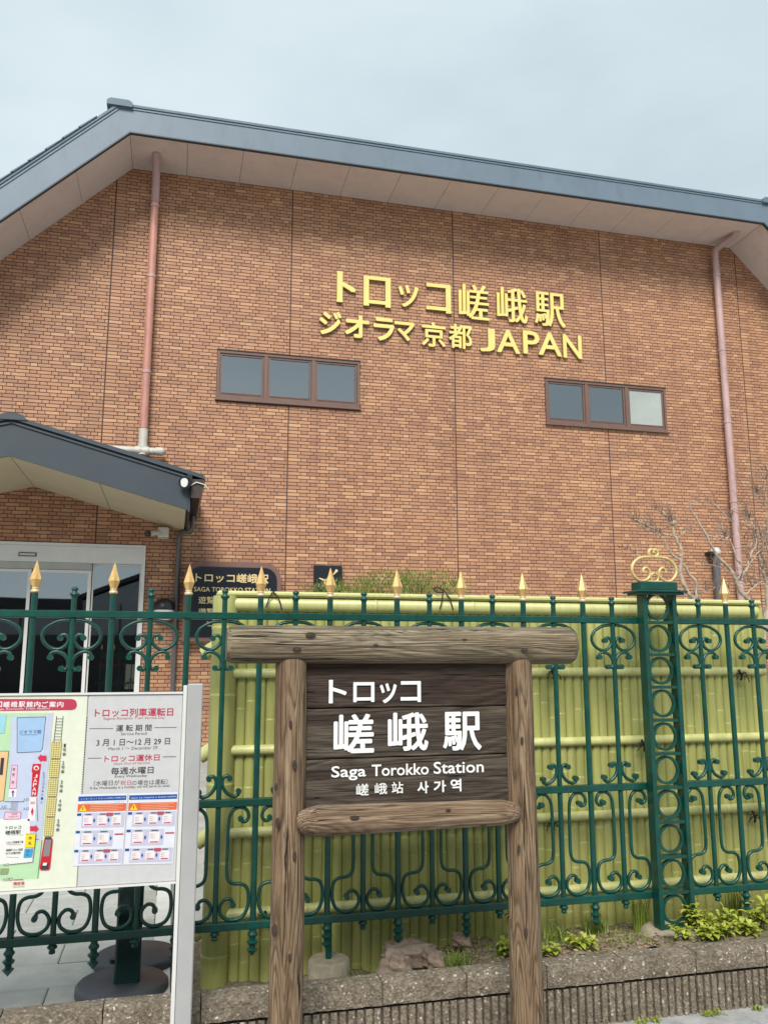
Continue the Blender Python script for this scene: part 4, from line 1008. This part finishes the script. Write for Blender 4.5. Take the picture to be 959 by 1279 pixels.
p.text('Sagano Romantic Train Service Day', (518, 181, 824, 197), (190, 90, 110), 'dullrose', 1)
p.text('運 転 期 間', (581, 220, 758, 253), DK, 'dark', 1, .01); p.line((447, 240), (566, 240), 3, GY, 'grey', 1); p.line((772, 235), (882, 234), 3, GY, 'grey', 1)
p.text('Service Period', (605, 258, 733, 272), GY, 'grey', 1)
p.text('3 月 1 日～12 月 29 日', (483, 290, 849, 324), DK, 'dark', 1, .012); p.text('March 1 ～ December 29', (543, 330, 786, 345), GY, 'grey', 1)
p.text('トロッコ運休日', (523, 370, 798, 404), CR, 'crimson', 1, .02); p.line((440, 388), (508, 387), 3, DK, 'dark', 1); p.line((812, 381), (880, 380), 3, DK, 'dark', 1)
p.text('Days Out of Service', (570, 407, 748, 421), (140, 80, 95), 'dullrose', 1)
p.text('毎週水曜日', (555, 431, 768, 467), DK, 'dark', 1, .015); p.text('Every Wednesday', (575, 470, 736, 486), DK, 'dark', 1)
p.text('（水曜日が', (470, 498, 598, 525), DK, 'dark', 1); p.text('祝日', (602, 498, 656, 522), CR, 'crimson', 1); p.text('の場合は運転）', (660, 494, 838, 521), DK, 'dark', 1)
p.text('If the Wednesday is a holiday, we will serve as usual.', (452, 524, 850, 541), DK, 'dark', 1)
p.mb.build('timetable_print', None, tpn)
# two instruction posters taped on the board
def poster(xs, dy, label, second):
    p = Print(); u = lambda fx, fy: (xs+fx*246-fy*28*1.0, 575-dy+fy*350-fx*6)
    def R_(x0, y0, x1, y1, col, nm, lv): p.poly([u(x0, y0), u(x1, y0), u(x1, y1), u(x0, y1)], col, nm, lv)
    R_(0, -.02, 1, 1, (236, 238, 248), 'paperblue', 3)
    sheet = p.mb.build('poster', None, ib, label=label); p = Print()
    def R2(x0, y0, x1, y1, col, nm, lv): p.poly([u(x0, y0), u(x1, y0), u(x1, y1), u(x0, y1)], col, nm, lv)
    R2(.01, .01, .98, .075, (20, 85, 170), 'posterblue', 4)
    def T_(t_, x0, y0, x1, y1, col, nm): a = u(x0, y0); c = u(x1, y1); p.text(t_, (a[0], a[1], c[0], c[1]), col, nm, 6)
    if second: T_('How to reserve a ticket online', .05, .025, .96, .062, (240, 244, 250), 'white')
    else:
        T_('インターネットできっぷ予約ご利用方法', .05, .025, .96, .062, (240, 244, 250), 'white'); T_('ご予約にはクレジットカードが必要です', .08, .09, .95, .115, (200, 60, 40), 'vermilion')
    R2(.01, .12, .99, .23, (236, 112, 66), 'orange', 4)
    a = u(.04, .22); c = u(.20, .22); d = u(.12, .13); p.poly([a, c, d], (250, 205, 30), 'yellow', 5); q0 = u(.115, .16); q1 = u(.118, .20); p.line(q0, q1, 4, DK, 'dark', 6)
    for k in range(4): a = u(.26, .135+k*.025); c = u(.93-.1*(k % 2), .135+k*.025); p.line(a, c, 2.2, (250, 200, 170), 'lightpeach', 5)
    for y0, y1, wide in ((.25, .46, 1), (.50, .73, .76), (.77, .97, 1)):
        R2(.11, y0, .11+.87*wide, y1, (206, 206, 228), 'lavender', 4); R2(.01, y0-.0, .095, y0+.035, (40, 100, 175), 'posterblue', 5)
        n_ = 3 if wide == 1 else 2
        for k in range(n_):
            w_ = .87*wide/n_; xq = .12+k*w_+.02; R2(xq, y0+.04, xq+w_*.66, y1-.03, (238, 238, 246), 'white', 5); R2(xq+.03, y1-.055, xq+w_*.6, y1-.04, (200, 60, 80), 'crimson', 6)
            R2(xq+.04, y0+.01, xq+w_*.55, y0+.025, GY, 'grey', 6); R2(xq+w_*.33, y0+.06, xq+w_*.34, y1-.07, (190, 180, 200), 'mauvegrey', 6)
            for j in range(3): R2(xq+.02, y0+.07+j*.025, xq+w_*.28, y0+.077+j*.025, (170, 165, 190), 'mauvegrey', 6)
            if k < n_-1 or wide < 1:
                cx, cy = xq+w_*.78, (y0+y1)/2; a = [u(cx-.022, cy), u(cx, cy-.035), u(cx+.022, cy), u(cx, cy+.035)]; p.poly(a, (40, 60, 150), 'posterblue', 6)
        if wide == 1: R2(.60, y0+.0, .74, y0+.045, (196, 80, 100), 'dullred', 7)
        else: R2(.80, y0+.05, .98, y0+.07, (220, 70, 80), 'dullred', 5)
    p.mb.build('poster_print', None, sheet)
poster(392, 0, 'left poster with Japanese ticket booking steps', False); poster(645, 6, 'right poster with English ticket booking steps', True)

# ------------------------------------------------------------------ timber station sign
SY = 3.15
sg_ = thing('station_sign', 'rustic log-framed station name sign with white lettering on dark boards', 'sign', (.88, SY, 0))
def log_x(x0, x1, cz_, r0, r1, cy_, seed, n=90, seg=30, rough=.012, taper=False):
    rnd = random.Random(seed); ph = [rnd.uniform(0, 6.28) for _ in range(12)]; s = MB(); pts = []; V = []; F = []
    for i in range(n+1):
        t = i/n; x = x0+(x1-x0)*t; r = r0+(r1-r0)*t
        e = min(t, 1-t)*(x1-x0); 
        if e < .022: r *= math.sqrt(max(.0, 1-((.022-e)/.022)**2))*.16+.84
        if taper and e < .075: r *= .45+.55*math.sqrt(e/.075)
        for k in range(seg):
            a = 2*pi*k/seg
            d = 1+rough*(sin(3*a+ph[0]+x*2)+.8*sin(5*a+ph[1]-x*3)+.6*sin(8*a+ph[2]+x*5)+.9*sin(x*9+ph[3]+a))+rnd.uniform(-.004, .004)
            V.append((x, cy_+r*d*cos(a), cz_+r*d*sin(a)))
    for i in range(n):
        for k in range(seg): F.append((i*seg+k, i*seg+(k+1) % seg, (i+1)*seg+(k+1) % seg, (i+1)*seg+k))
    s.add(V, F, None, True); s.add(V, [tuple(range(seg)), tuple(range((n+1)*seg-1, n*seg-1, -1))]); return s
def log_z(cx_, z0, z1, r0, r1, cy_, seed, n=110, seg=30, rough=.014, mat='wood_post'):
    s = log_x(z0, z1, 0, r0, r1, 0, seed, n, seg, rough); s.v = [(cx_+v[1], cy_+v[2], v[0]) for v in s.v]; return s
def knots(o, spots, horiz):
    "small dark dead knots, slightly sunk rings of bark round a plug"
    for (x, y, z, r) in spots:
        s = MB(); n = 12
        for rr, dy in ((1, 0), (.62, -.0015)):
            pass
        V = [(x, y-.002, z)]+[(x+r*(.45 if not horiz else 1.3)*cos(2*pi*i/n)*1.0, y+.0008, z+r*(1.35 if not horiz else .6)*sin(2*pi*i/n)) for i in range(n)]
        s.add(V, [(0, i+1, (i+1) % n+1) for i in range(n)], None, True); s.tube([Vector(v)+Vector((0, .001, 0)) for v in [(x+(q[0]-x)*1.25, q[1], z+(q[2]-z)*1.25) for q in V[1:]]], r*.22, 5, closed=True); k_ = s.build('knot', M['knot'], o); fix_normals(k_)
beam = log_x(.190, 1.566, 1.556, .069, .0735, SY-.008, 11); bo = beam.build('top_log', M['wood_beam'], sg_); fix_normals(bo)
pl = log_z(.431, -.3, 1.515, .0615, .0575, SY, 21).build('post', M['wood_post'], sg_, loc=(.431, SY, 0)); fix_normals(pl)
prr = log_z(1.332, -.3, 1.515, .0655, .0555, SY, 33).build('post', M['wood_post'], sg_, loc=(1.332, SY, 0)); fix_normals(prr)
sill = log_x(.452, 1.303, .932, .054, .045, SY-.05, 44, taper=True).build('sill_log', M['wood_sill'], sg_); fix_normals(sill)
for px, py, r in ((388, 793, .011), (371, 811, .009), (580, 800, .008), (470, 806, .007), (655, 812, .008)): a = at(px, py, SY-.0795); knots(bo, [(a.x, a.y, a.z, r)], True)
for px, py, r in ((368, 956, .010), (363, 905, .008), (347, 1028, .010), (368, 1070, .009), (343, 1162, .012), (362, 1197, .008), (345, 983, .008)): a = at(px, py, SY-.064); knots(pl, [(a.x, a.y, a.z, r)], False)
for px, py, r in ((645, 862, .007), (652, 925, .008), (657, 1165, .009), (648, 1060, .008)): a = at(px, py, SY-.064); knots(prr, [(a.x, a.y, a.z, r)], False)
a = at(443, 1022, SY-.102); knots(sill, [(a.x, a.y, a.z, .010)], True); a = at(560, 1012, SY-.1); knots(sill, [(a.x, a.y, a.z, .006)], True)
by0 = SY-.006
zs = [1.50, at(500, 883.5, by0).z, at(500, 945.5, by0).z, .945]
for i in range(3):
    zt, zb = zs[i]-.0018, zs[i+1]+.0018; s = MB(); n = 30; V = []; F = []
    xA, xB = .47, 1.30
    for j in range(n+1):
        x = xA+(xB-xA)*j/n; w_ = .0009*sin(x*31+i)+random.uniform(-.0003, .0003)
        for y, z_ in ((by0+.018, zb), (by0+.004, zb+w_), (by0, zb+.004+w_), (by0, zt-.004+w_), (by0+.004, zt+w_), (by0+.018, zt)): V.append((x, y+[0, .0012, -.0008][i], z_))
    for j in range(n):
        for k in range(5): F.append((j*6+k, (j+1)*6+k, (j+1)*6+k+1, j*6+k+1))
    s.add(V, F, None, False); bo_ = s.build('board', M['wood_board_top' if i == 0 else 'wood_board'], sg_, loc=(.88, SY, zb)); fix_normals(bo_)
s = MB(); s.box(.47, by0+.02, .945, 1.30, by0+.035, 1.5); s.build('back_board', M['wood_board_top'], sg_)
SO = (270, 770, 2.085)
def sign_row(items, bold, nm='letter', depth=.003):
    for ch, q in items:
        xa_, xb_, za_, zb_ = zoombox(q, *SO, by0-.004); s = MB(); put_text(s, ch, xa_, xb_, za_, zb_, by0-.0012, M['white_paint'], depth, bold.get(ch, bold['*'])); s.build(nm, None, sg_)
sign_row([('ト', (293, 165, 340, 226)), ('ロ', (357, 171, 412, 223)), ('ッ', (426, 174, 470, 226)), ('コ', (480, 168, 533, 223))], {'*': .022})
sign_row([('嵯', (306, 254, 411, 356)), ('峨', (447, 250, 552, 350)), ('駅', (590, 248, 690, 349))], {'*': .018})
sign_row([('嵯', (365, 436, 397, 466)), ('峨', (413, 434, 445, 463)), ('站', (457, 431, 487, 461)), ('사', (524, 429, 553, 461)), ('가', (566, 427, 598, 458)), ('역', (610, 423, 638, 456))], {'*': .009, '사': .022, '가': .022, '역': .02})
for word, q in (('Saga', (300, 389, 390, 427)), ('Torokko', (405, 384, 553, 414)), ('Station', (566, 377, 696, 408))): sign_row([(word, q)], {'*': .012}, 'word')

# ------------------------------------------------------------------ rocks
def rock(cx_, cy_, cz_, rx, ry, rz, seed, label):
    rnd = random.Random(seed); ph = [rnd.uniform(0, 6) for _ in range(9)]; s = MB(); nu, nv = 22, 13; V = []; F = []
    for j in range(nv+1):
        th = pi*j/nv
        for i in range(nu):
            a = 2*pi*i/nu; d = Vector((sin(th)*cos(a), sin(th)*sin(a), cos(th)))
            k = 1+.16*sin(3*d.x+ph[0]+2*d.z)+.12*sin(5*d.y+ph[1]-3*d.x)+.08*sin(9*d.z+ph[2]+4*d.x)+.04*sin(17*d.x+ph[3])*sin(13*d.y+ph[4])+rnd.uniform(-.02, .02)
            f_ = lambda v: math.copysign(abs(v)**.8, v)
            V.append((cx_+rx*k*f_(d.x), cy_+ry*k*f_(d.y), cz_+rz*k*f_(d.z)))
    for j in range(nv):
        for i in range(nu): F.append((j*nu+i, (j+1)*nu+i, (j+1)*nu+(i+1) % nu, j*nu+(i+1) % nu))
    s.add(V, F, None, False); o = s.build('rock', M['rock'], None, loc=(cx_, cy_, cz_)); tag(o, label, 'rock', 'rocks in the planting bed'); return o
def ax(px, y): return at(px, 1180, y).x
rock(ax(512, 3.86), 3.86, at(512, 1193, 3.86).z, .135, .07, .055, 1, 'largest brown rock, flat-topped, in the bed between the two sign posts')
rock(ax(492, 3.72), 3.72, at(492, 1208, 3.72).z, .065, .045, .055, 2, 'small rounded brown rock left in front of the flat-topped rock')
rock(ax(543, 3.76), 3.76, at(543, 1200, 3.76).z, .055, .045, .045, 3, 'brown rock half hidden just left of the bright grass tuft')
rock(ax(575, 3.93), 3.93, at(575, 1174, 3.93).z, .05, .04, .032, 4, 'small brown rock highest up against the bamboo')

# ------------------------------------------------------------------ plants
def blade(mb, base, h, lean, ang, wd, tone, seg=4, curve=.6):
    V = []; d = Vector((cos(ang), sin(ang), 0)); sdir = Vector((-sin(ang), cos(ang), 0))
    for i in range(seg+1):
        t = i/seg; p_ = base+d*lean*(t**1.6)+Vector((0, 0, h*(t-curve*.4*t**3))); w_ = wd*(1-t)**.7 if i < seg else .0003; V += [p_-sdir*w_, p_+sdir*w_]
    mb.add(V, [(2*i, 2*i+1, 2*i+3, 2*i+2) for i in range(seg)], None, True, tone)
def lance(mb, base, l, ang, el, wd, tone):
    "broad pointed leaf with a folded midrib"
    d = Vector((cos(ang)*cos(el), sin(ang)*cos(el), sin(el))); sd_ = Vector((-sin(ang), cos(ang), 0)); V = []; n = 5
    for i in range(n+1):
        t = i/n; w_ = wd*sin(pi*min(1, t*.94+.03))**.8*(1 if t < 1 else .05); c = base+d*l*t+Vector((0, 0, -l*.45*t*t)); V += [c-sd_*w_+Vector((0, 0, w_*.35)), c, c+sd_*w_+Vector((0, 0, w_*.35))]
    F = []
    for i in range(n): a = i*3; F += [(a, a+1, a+4, a+3), (a+1, a+2, a+5, a+4)]
    mb.add(V, F, None, True, tone)
rp = random.Random(5)
def tuft(cx_, cy_, n, h, spread, mat, label, name='grass_tuft', cat='grass', group=None, lean=.6, wd=.003, z=None):
    s = MB(); z0 = bed_h(cx_, cy_)-.01 if z is None else z
    for _ in range(n):
        a = rp.uniform(0, 2*pi); r = spread*math.sqrt(rp.random()); hh = h*rp.uniform(.45, 1.05); blade(s, Vector((cx_+r*cos(a), cy_+r*sin(a)*.6, z0)), hh, hh*lean*rp.uniform(.1, 1), rp.uniform(0, 2*pi), wd*rp.uniform(.6, 1.3), rp.uniform(.05, 1))
    o = s.build(name, M[mat], None, loc=(cx_, cy_, z0)); tag(o, label, cat, group); return o
GT = 'grass tufts in the planting bed'
def tf(px, y, n, h, sp, lb, **k): tuft(ax(px, y), y, n, h, sp, 'leaf_grass', lb, group=GT, **k)
tf(572, 3.65, 120, .15, .05, 'dense bright grass tuft in front of the rocks, mid gap')
tf(521, 3.63, 40, .11, .025, 'small grass tuft left of the dense tuft by the rocks')
tf(468, 3.72, 60, .17, .05, 'dark grass tuft between the round footing and the rocks', lean=.9)
tf(628, 3.66, 45, .12, .03, 'grass tuft close to the right sign post, on its left side')
tf(803, 3.92, 90, .24, .04, 'tall grass tuft left of the ringed pier', lean=.4)
tf(690, 3.86, 90, .13, .09, 'spreading grass tuft right of the right sign post', lean=1.0)
tf(745, 3.95, 70, .13, .06, 'grass tuft midway between sign post and ringed pier', lean=.8)
tf(918, 4.0, 60, .27, .05, 'tallest dark grass tuft behind the lime-leaved plants', lean=.3)
s = MB()
for _ in range(1500):
    x = rp.uniform(1.3, 3.6); y = rp.uniform(3.60, 4.06); 
    if 2.2 < x < 2.55 and y > 3.64: continue
    blade(s, Vector((x, y, bed_h(x, y)-.008)), rp.uniform(.02, .075), rp.uniform(0, .03), rp.uniform(0, 6.28), rp.uniform(.001, .003), rp.uniform(.05, 1), 3)
s.build('ground_weeds', M['leaf_grass'], None, kind='stuff')['label'] = 'low weeds over the soil'
s = MB()
for _ in range(2600):
    x = rp.uniform(.9, 3.6); y = rp.uniform(3.575, 4.06); z_ = bed_h(x, y)+.006; a = rp.uniform(0, 6.28); l = rp.uniform(.004, .017); w_ = l*.35; t1 = rp.uniform(-.006, .006)
    d = Vector((cos(a), sin(a), 0)); e = Vector((-sin(a), cos(a), 0)); p_ = Vector((x, y, z_))
    s.add([p_-d*l, p_+e*w_+Vector((0, 0, t1)), p_+d*l, p_-e*w_+Vector((0, 0, .003))], [(0, 1, 2, 3)], None, False, rp.uniform(.05, 1))
s.build('leaf_litter', M['litter'], None, kind='stuff')['label'] = 'dry leaf litter over the soil'
s = MB()
for _ in range(1600):
    x = rp.uniform(.6, 3.9); y = rp.uniform(3.572, 4.06); z_ = bed_h(x, y)+.002; r = rp.uniform(.003, .009)*(1 if rp.random() < .9 else 1.8)
    V = [(x+r*rp.uniform(.6, 1.2)*a, y+r*rp.uniform(.6, 1.2)*b_, z_+r*.7*c) for a, b_, c in ((1, 0, 0), (0, 1, 0), (-1, 0, 0), (0, -1, 0), (0, 0, 1), (0, 0, -1))]
    s.add(V, [(0, 1, 4), (1, 2, 4), (2, 3, 4), (3, 0, 4), (1, 0, 5), (2, 1, 5), (3, 2, 5), (0, 3, 5)])
s.build('soil_crumbs', M['rock'], None, kind='stuff')['label'] = 'pebbles and soil crumbs in the planting bed'
def lime(cx_, cy_, n, h, label, z=None):
    root = thing('lime_leaved_plant', label, 'plant', (cx_, cy_, .2), 'lime-green broad-leaved plants along the low wall')
    st_ = MB(); lf = MB(); z0 = bed_h(cx_, cy_) if z is None else z
    for k in range(n):
        a = rp.uniform(0, 6.28); r = rp.uniform(0, .05); bx = cx_+r*cos(a); by_ = cy_+r*sin(a)*.6; hh = h*rp.uniform(.45, 1); tx = bx+rp.uniform(-.035, .035); ty = by_+rp.uniform(-.03, .02)
        st_.tube([(bx, by_, z0-.01), ((bx+tx)/2, (by_+ty)/2, z0+hh*.5), (tx, ty, z0+hh)], [.0025, .002, .0012], 5)
        m_ = rp.randint(7, 10)
        for j in range(m_):
            t = .3+.7*j/(m_-1); p_ = Vector((bx+(tx-bx)*t, by_+(ty-by_)*t, z0+hh*t)); lance(lf, p_, rp.uniform(.055, .09)*min(1, (h/.13)**.6)*(1.05-.25*t), a+j*2.4+rp.uniform(-.3, .3), rp.uniform(.25, .8) if t < .95 else rp.uniform(.6, 1.3), rp.uniform(.009, .014), max(.02, min(1, .25+.7*t*rp.uniform(.5, 1.1))))
    st_.build('stem', M['leaf_grass'], root); lf.build('foliage', M['leaf_lime'], root)
for px, cy_, n, h, lb in ((872, 3.76, 6, .12, 'tallest lime-leaved plant just right of the ringed pier'), (852, 3.62, 6, .05, 'small lime-leaved plant at the foot of the ringed pier, right side'), (886, 3.68, 6, .095, 'lime-leaved plant second to the right of the ringed pier'),
                          (908, 3.72, 6, .10, 'lime-leaved plant third to the right of the ringed pier'), (930, 3.63, 7, .09, 'lime-leaved plant at the right edge of the picture, lowest and foremost'), (948, 3.72, 7, .14, 'rearmost lime-leaved plant at the right edge of the picture'), (874, 3.61, 6, .06, 'low lime-leaved clump spilling on the wall cap right of the ringed pier'), (905, 3.60, 6, .06, 'second low lime-leaved clump spilling on the wall cap at the right'),
                          (716, 3.62, 5, .065, 'lime-leaved plant on the wall edge a little right of the right sign post'), (734, 3.64, 4, .055, 'lime-leaved plant on the wall edge farther right of the right sign post'), (682, 3.61, 4, .045, 'lime-leaved plant touching the right sign post, right side'), (634, 3.62, 4, .07, 'lime-leaved plant peeping left of the right sign post')):
    lime(ax(px, cy_), cy_, n, h, lb)
for i, x in enumerate((1.70, 1.80, 1.58, 1.97, 2.03, 2.28, 2.33, 2.52, 2.60)):
    s = MB()
    for _ in range(26+(i*7) % 20):
        a = rp.uniform(0, 6.28); r = rp.uniform(0, .028); lance(s, Vector((x+r*cos(a), 3.452-abs(r*sin(a)), .002)), rp.uniform(.015, .04), rp.uniform(0, 6.28), rp.uniform(.5, 1.4), rp.uniform(.002, .004), rp.uniform(.05, .7))
    o = s.build('kerb_weed', M['leaf_lime'], None, loc=(x, 3.44, 0)); tag(o, ['weed at the foot of the ribbed blocks, %s from the left' % w_ for w_ in ('second', 'third', 'first', 'fourth', 'fifth', 'sixth', 'seventh', 'eighth', 'ninth')][i], 'weed', 'weeds at the foot of the low wall')

# shrub behind the bamboo
sb = thing('conifer_shrub', 'feathery yellow-green shrub rising behind the bamboo screen below the wall', 'shrub', (1.35, 4.75, .1))
s = MB(); lf = MB(); SYb = 4.75
for k in range(26):
    t = k/25; x = at(396+t*170, 740, SYb).x+rp.uniform(-.02, .02); top = at(x, 1, SYb).z if False else at(396+t*170, 724+[6, 8, 4, -4, 2, -6, 0, 4][int(t*7.9)]+rp.uniform(-9, 8), SYb).z
    yb = SYb+rp.uniform(-.15, .15); bp_ = Vector((1.35+(x-1.35)*.5, SYb, .1)); mid = Vector((x, yb, 1.3)); s.tube([bp_, mid, (x+rp.uniform(-.03, .03), yb, top-.05)], [.012, .007, .002], 5)
    for _ in range(300):
        z_ = top-abs(rp.gauss(0, .11)); sp_ = .07+.05*min(1, (top-z_)*6); c = Vector((x+rp.gauss(0, sp_*.55), yb+rp.gauss(0, sp_*.6), z_)); a = rp.uniform(0, 6.28)
        blade(lf, c, rp.uniform(.015, .035), rp.uniform(.0, .02), a, rp.uniform(.0012, .0026), rp.uniform(.02, 1), 2)
s.build('stems', M['twig'], sb); lf.build('foliage', M['leaf_shrub'], sb)

# bare pruned tree on the right
TY = 5.6
tr = thing('bare_tree', 'leafless knobbly pruned tree behind the bamboo screen at the right', 'tree', (3.9, TY, .1))
tz = lambda x, y, d=0: at(760+x/4.82, 580+y/4.82, TY+d)
tk = MB(); br = MB(); tw = MB(); rt = random.Random(9)
def limb(mb, pts, r0, r1, d0=0, d1=0, seg=8, knob_=True):
    r0 *= .72; r1 *= .72; n = len(pts); q = [tz(x, y, d0+(d1-d0)*i/(n-1)) for i, (x, y) in enumerate(pts)]
    P2 = []
    for i in range(n-1):
        for k in range(3): P2.append(q[i].lerp(q[i+1], k/3)+Vector((rt.uniform(-1, 1), rt.uniform(-1, 1), rt.uniform(-1, 1)))*.007)
    P2.append(q[-1]); m_ = len(P2); rr = [r0+(r1-r0)*i/(m_-1) for i in range(m_)]
    if knob_: rr = [r*(1+.22*rt.random()*(i % 3 == 0)) for i, r in enumerate(rr)]
    mb.tube(P2, rr, seg); return P2
def twigs(p_, n, l, r=.0028, up=.3):
    for _ in range(n):
        d = Vector((rt.uniform(-1, 1), rt.uniform(-.7, .7), rt.uniform(-.35, 1)+up)).normalized(); a = p_.copy(); pts = [a.copy()]; k = rt.randint(3, 5)
        for i in range(k): d = (d+Vector((rt.uniform(-.5, .5), rt.uniform(-.4, .4), rt.uniform(-.4, .5)))).normalized(); a = a+d*l/k*rt.uniform(.7, 1.2); pts.append(a.copy())
        tw.tube(pts, [r*(1-.65*i/k) for i in range(k+1)], 5)
        if rt.random() < .55:
            b0 = pts[-2]; e = (d+Vector((rt.uniform(-1, 1), rt.uniform(-.5, .5), rt.uniform(-.3, .9)))).normalized(); tw.tube([b0, b0+e*l*.25, b0+e*l*.4+Vector((0, 0, .01))], [r*.6, r*.45, r*.3], 4)
g0 = Vector((3.9, TY, .1))
for top in ((520, 860), (870, 830), (960, 860)):
    q = tz(*top); tk.tube([g0+Vector((rt.uniform(-.03, .03), 0, -.05)), g0.lerp(q, .4)+Vector((0, .05, .1)), g0.lerp(q, .75), q], [.065, .05, .036, .026], 10)
limb(tk, [(520, 870), (500, 800), (455, 740), (425, 650), (430, 560)], .026, .02); limb(br, [(430, 560), (432, 500), (400, 450), (388, 420)], .018, .014)
limb(br, [(520, 850), (528, 760), (520, 705), (470, 645), (425, 570), (385, 545), (352, 505), (335, 450)], .017, .009)
p1 = limb(br, [(388, 425), (340, 425), (270, 388), (200, 348), (150, 332)], .011, .005); p2 = limb(br, [(330, 450), (290, 420), (240, 390), (185, 365)], .008, .004)
p3 = limb(br, [(388, 430), (385, 350), (340, 305), (305, 272), (255, 262)], .012, .004); limb(br, [(300, 545), (340, 590), (388, 640), (390, 570)], .006, .006, knob_=False)
p4 = limb(br, [(400, 450), (425, 425), (455, 405), (500, 402)], .008, .004)
p5 = limb(tk, [(880, 850), (800, 770), (770, 700), (750, 662), (690, 590), (640, 530), (585, 425), (522, 322), (485, 235)], .024, .008); p6 = limb(br, [(485, 235), (462, 205)], .006, .003)
p7 = limb(br, [(490, 240), (560, 225), (645, 236)], .005, .003); p8 = limb(br, [(750, 662), (650, 615), (560, 600)], .006, .003)
p9 = limb(br, [(580, 425), (640, 440), (690, 455), (720, 440), (700, 420)], .008, .01); p10 = limb(br, [(800, 600), (770, 560), (735, 480), (722, 440), (690, 402), (655, 350)], .011, .005)
p11 = limb(br, [(640, 238), (680, 292), (735, 340), (745, 300), (720, 290), (760, 250), (805, 235)], .009, .004, knob_=False); p12 = limb(br, [(655, 350), (680, 440), (700, 520), (715, 560)], .006, .004)
p13 = limb(tk, [(960, 870), (945, 790), (955, 720), (930, 660), (912, 600), (905, 540)], .022, .01); p14 = limb(br, [(770, 690), (820, 640), (850, 560), (885, 470), (875, 380), (830, 310), (825, 262)], .014, .006)
p15 = limb(br, [(950, 415), (925, 500), (880, 560), (830, 620), (790, 700)], .010, .008); p16 = limb(br, [(880, 460), (850, 490), (815, 450), (812, 430)], .007, .004); p17 = limb(br, [(990, 560), (950, 500), (915, 440), (920, 400)], .01, .005)
p18 = limb(br, [(780, 720), (850, 722), (960, 720), (1040, 715)], .005, .005, knob_=False); p19 = limb(br, [(530, 775), (580, 755), (640, 740), (720, 740)], .005, .003)
p20 = limb(br, [(495, 815), (440, 765), (390, 745)], .007, .004); p21 = limb(br, [(205, 600), (165, 540), (110, 510), (60, 500)], .006, .003); limb(br, [(165, 540), (172, 510)], .005, .003)
p22 = limb(br, [(800, 800), (870, 740), (950, 690), (1010, 640)], .008, .006); p23 = limb(br, [(910, 540), (940, 600), (990, 650)], .007, .005); p24 = limb(br, [(880, 460), (920, 430), (980, 440)], .007, .004)
for p_, n, l in ((p1, 12, .10), (p2, 10, .08), (p3, 10, .09), (p4, 6, .09), (p7, 6, .07), (p8, 7, .08), (p9, 7, .07), (p10, 8, .09), (p11, 5, .08), (p14, 16, .10), (p15, 16, .12), (p16, 6, .08), (p17, 12, .14), (p18, 14, .10), (p19, 16, .09), (p21, 6, .07), (p13, 14, .12), (p22, 12, .13), (p23, 10, .13), (p24, 12, .14)):
    for _ in range(int(n*1.9)): twigs(p_[rt.randrange(len(p_)//3, len(p_))], 1, l*rt.uniform(.6, 1.35), .0031)
twigs(tz(385, 355), 26, .13, .0024, .8); twigs(tz(845, 320), 22, .10, .0028, .3); twigs(tz(735, 335), 8, .05); twigs(tz(700, 425), 10, .07); twigs(tz(515, 790), 10, .07)
for x, y in ((900, 180), (940, 90), (930, 240), (890, 160), (960, 40)):
    twigs(tz(x, y), 16, .15, .002)
limb(br, [(905, 545), (950, 400), (960, 280), (935, 160), (945, 60), (960, 0)], .008, .003); limb(br, [(960, 300), (900, 200), (870, 150)], .004, .002)
tk.lathe(*tz(385, 355).xy, [(.0, tz(385, 355).z-.022), (.022, tz(385, 355).z-.01), (.026, tz(385, 355).z+.006), (.012, tz(385, 355).z+.022)], 10)
tk.build('trunk', M['bark'], tr); br.build('limbs', M['bark'], tr); tw.build('twigs', M['twig'], tr)
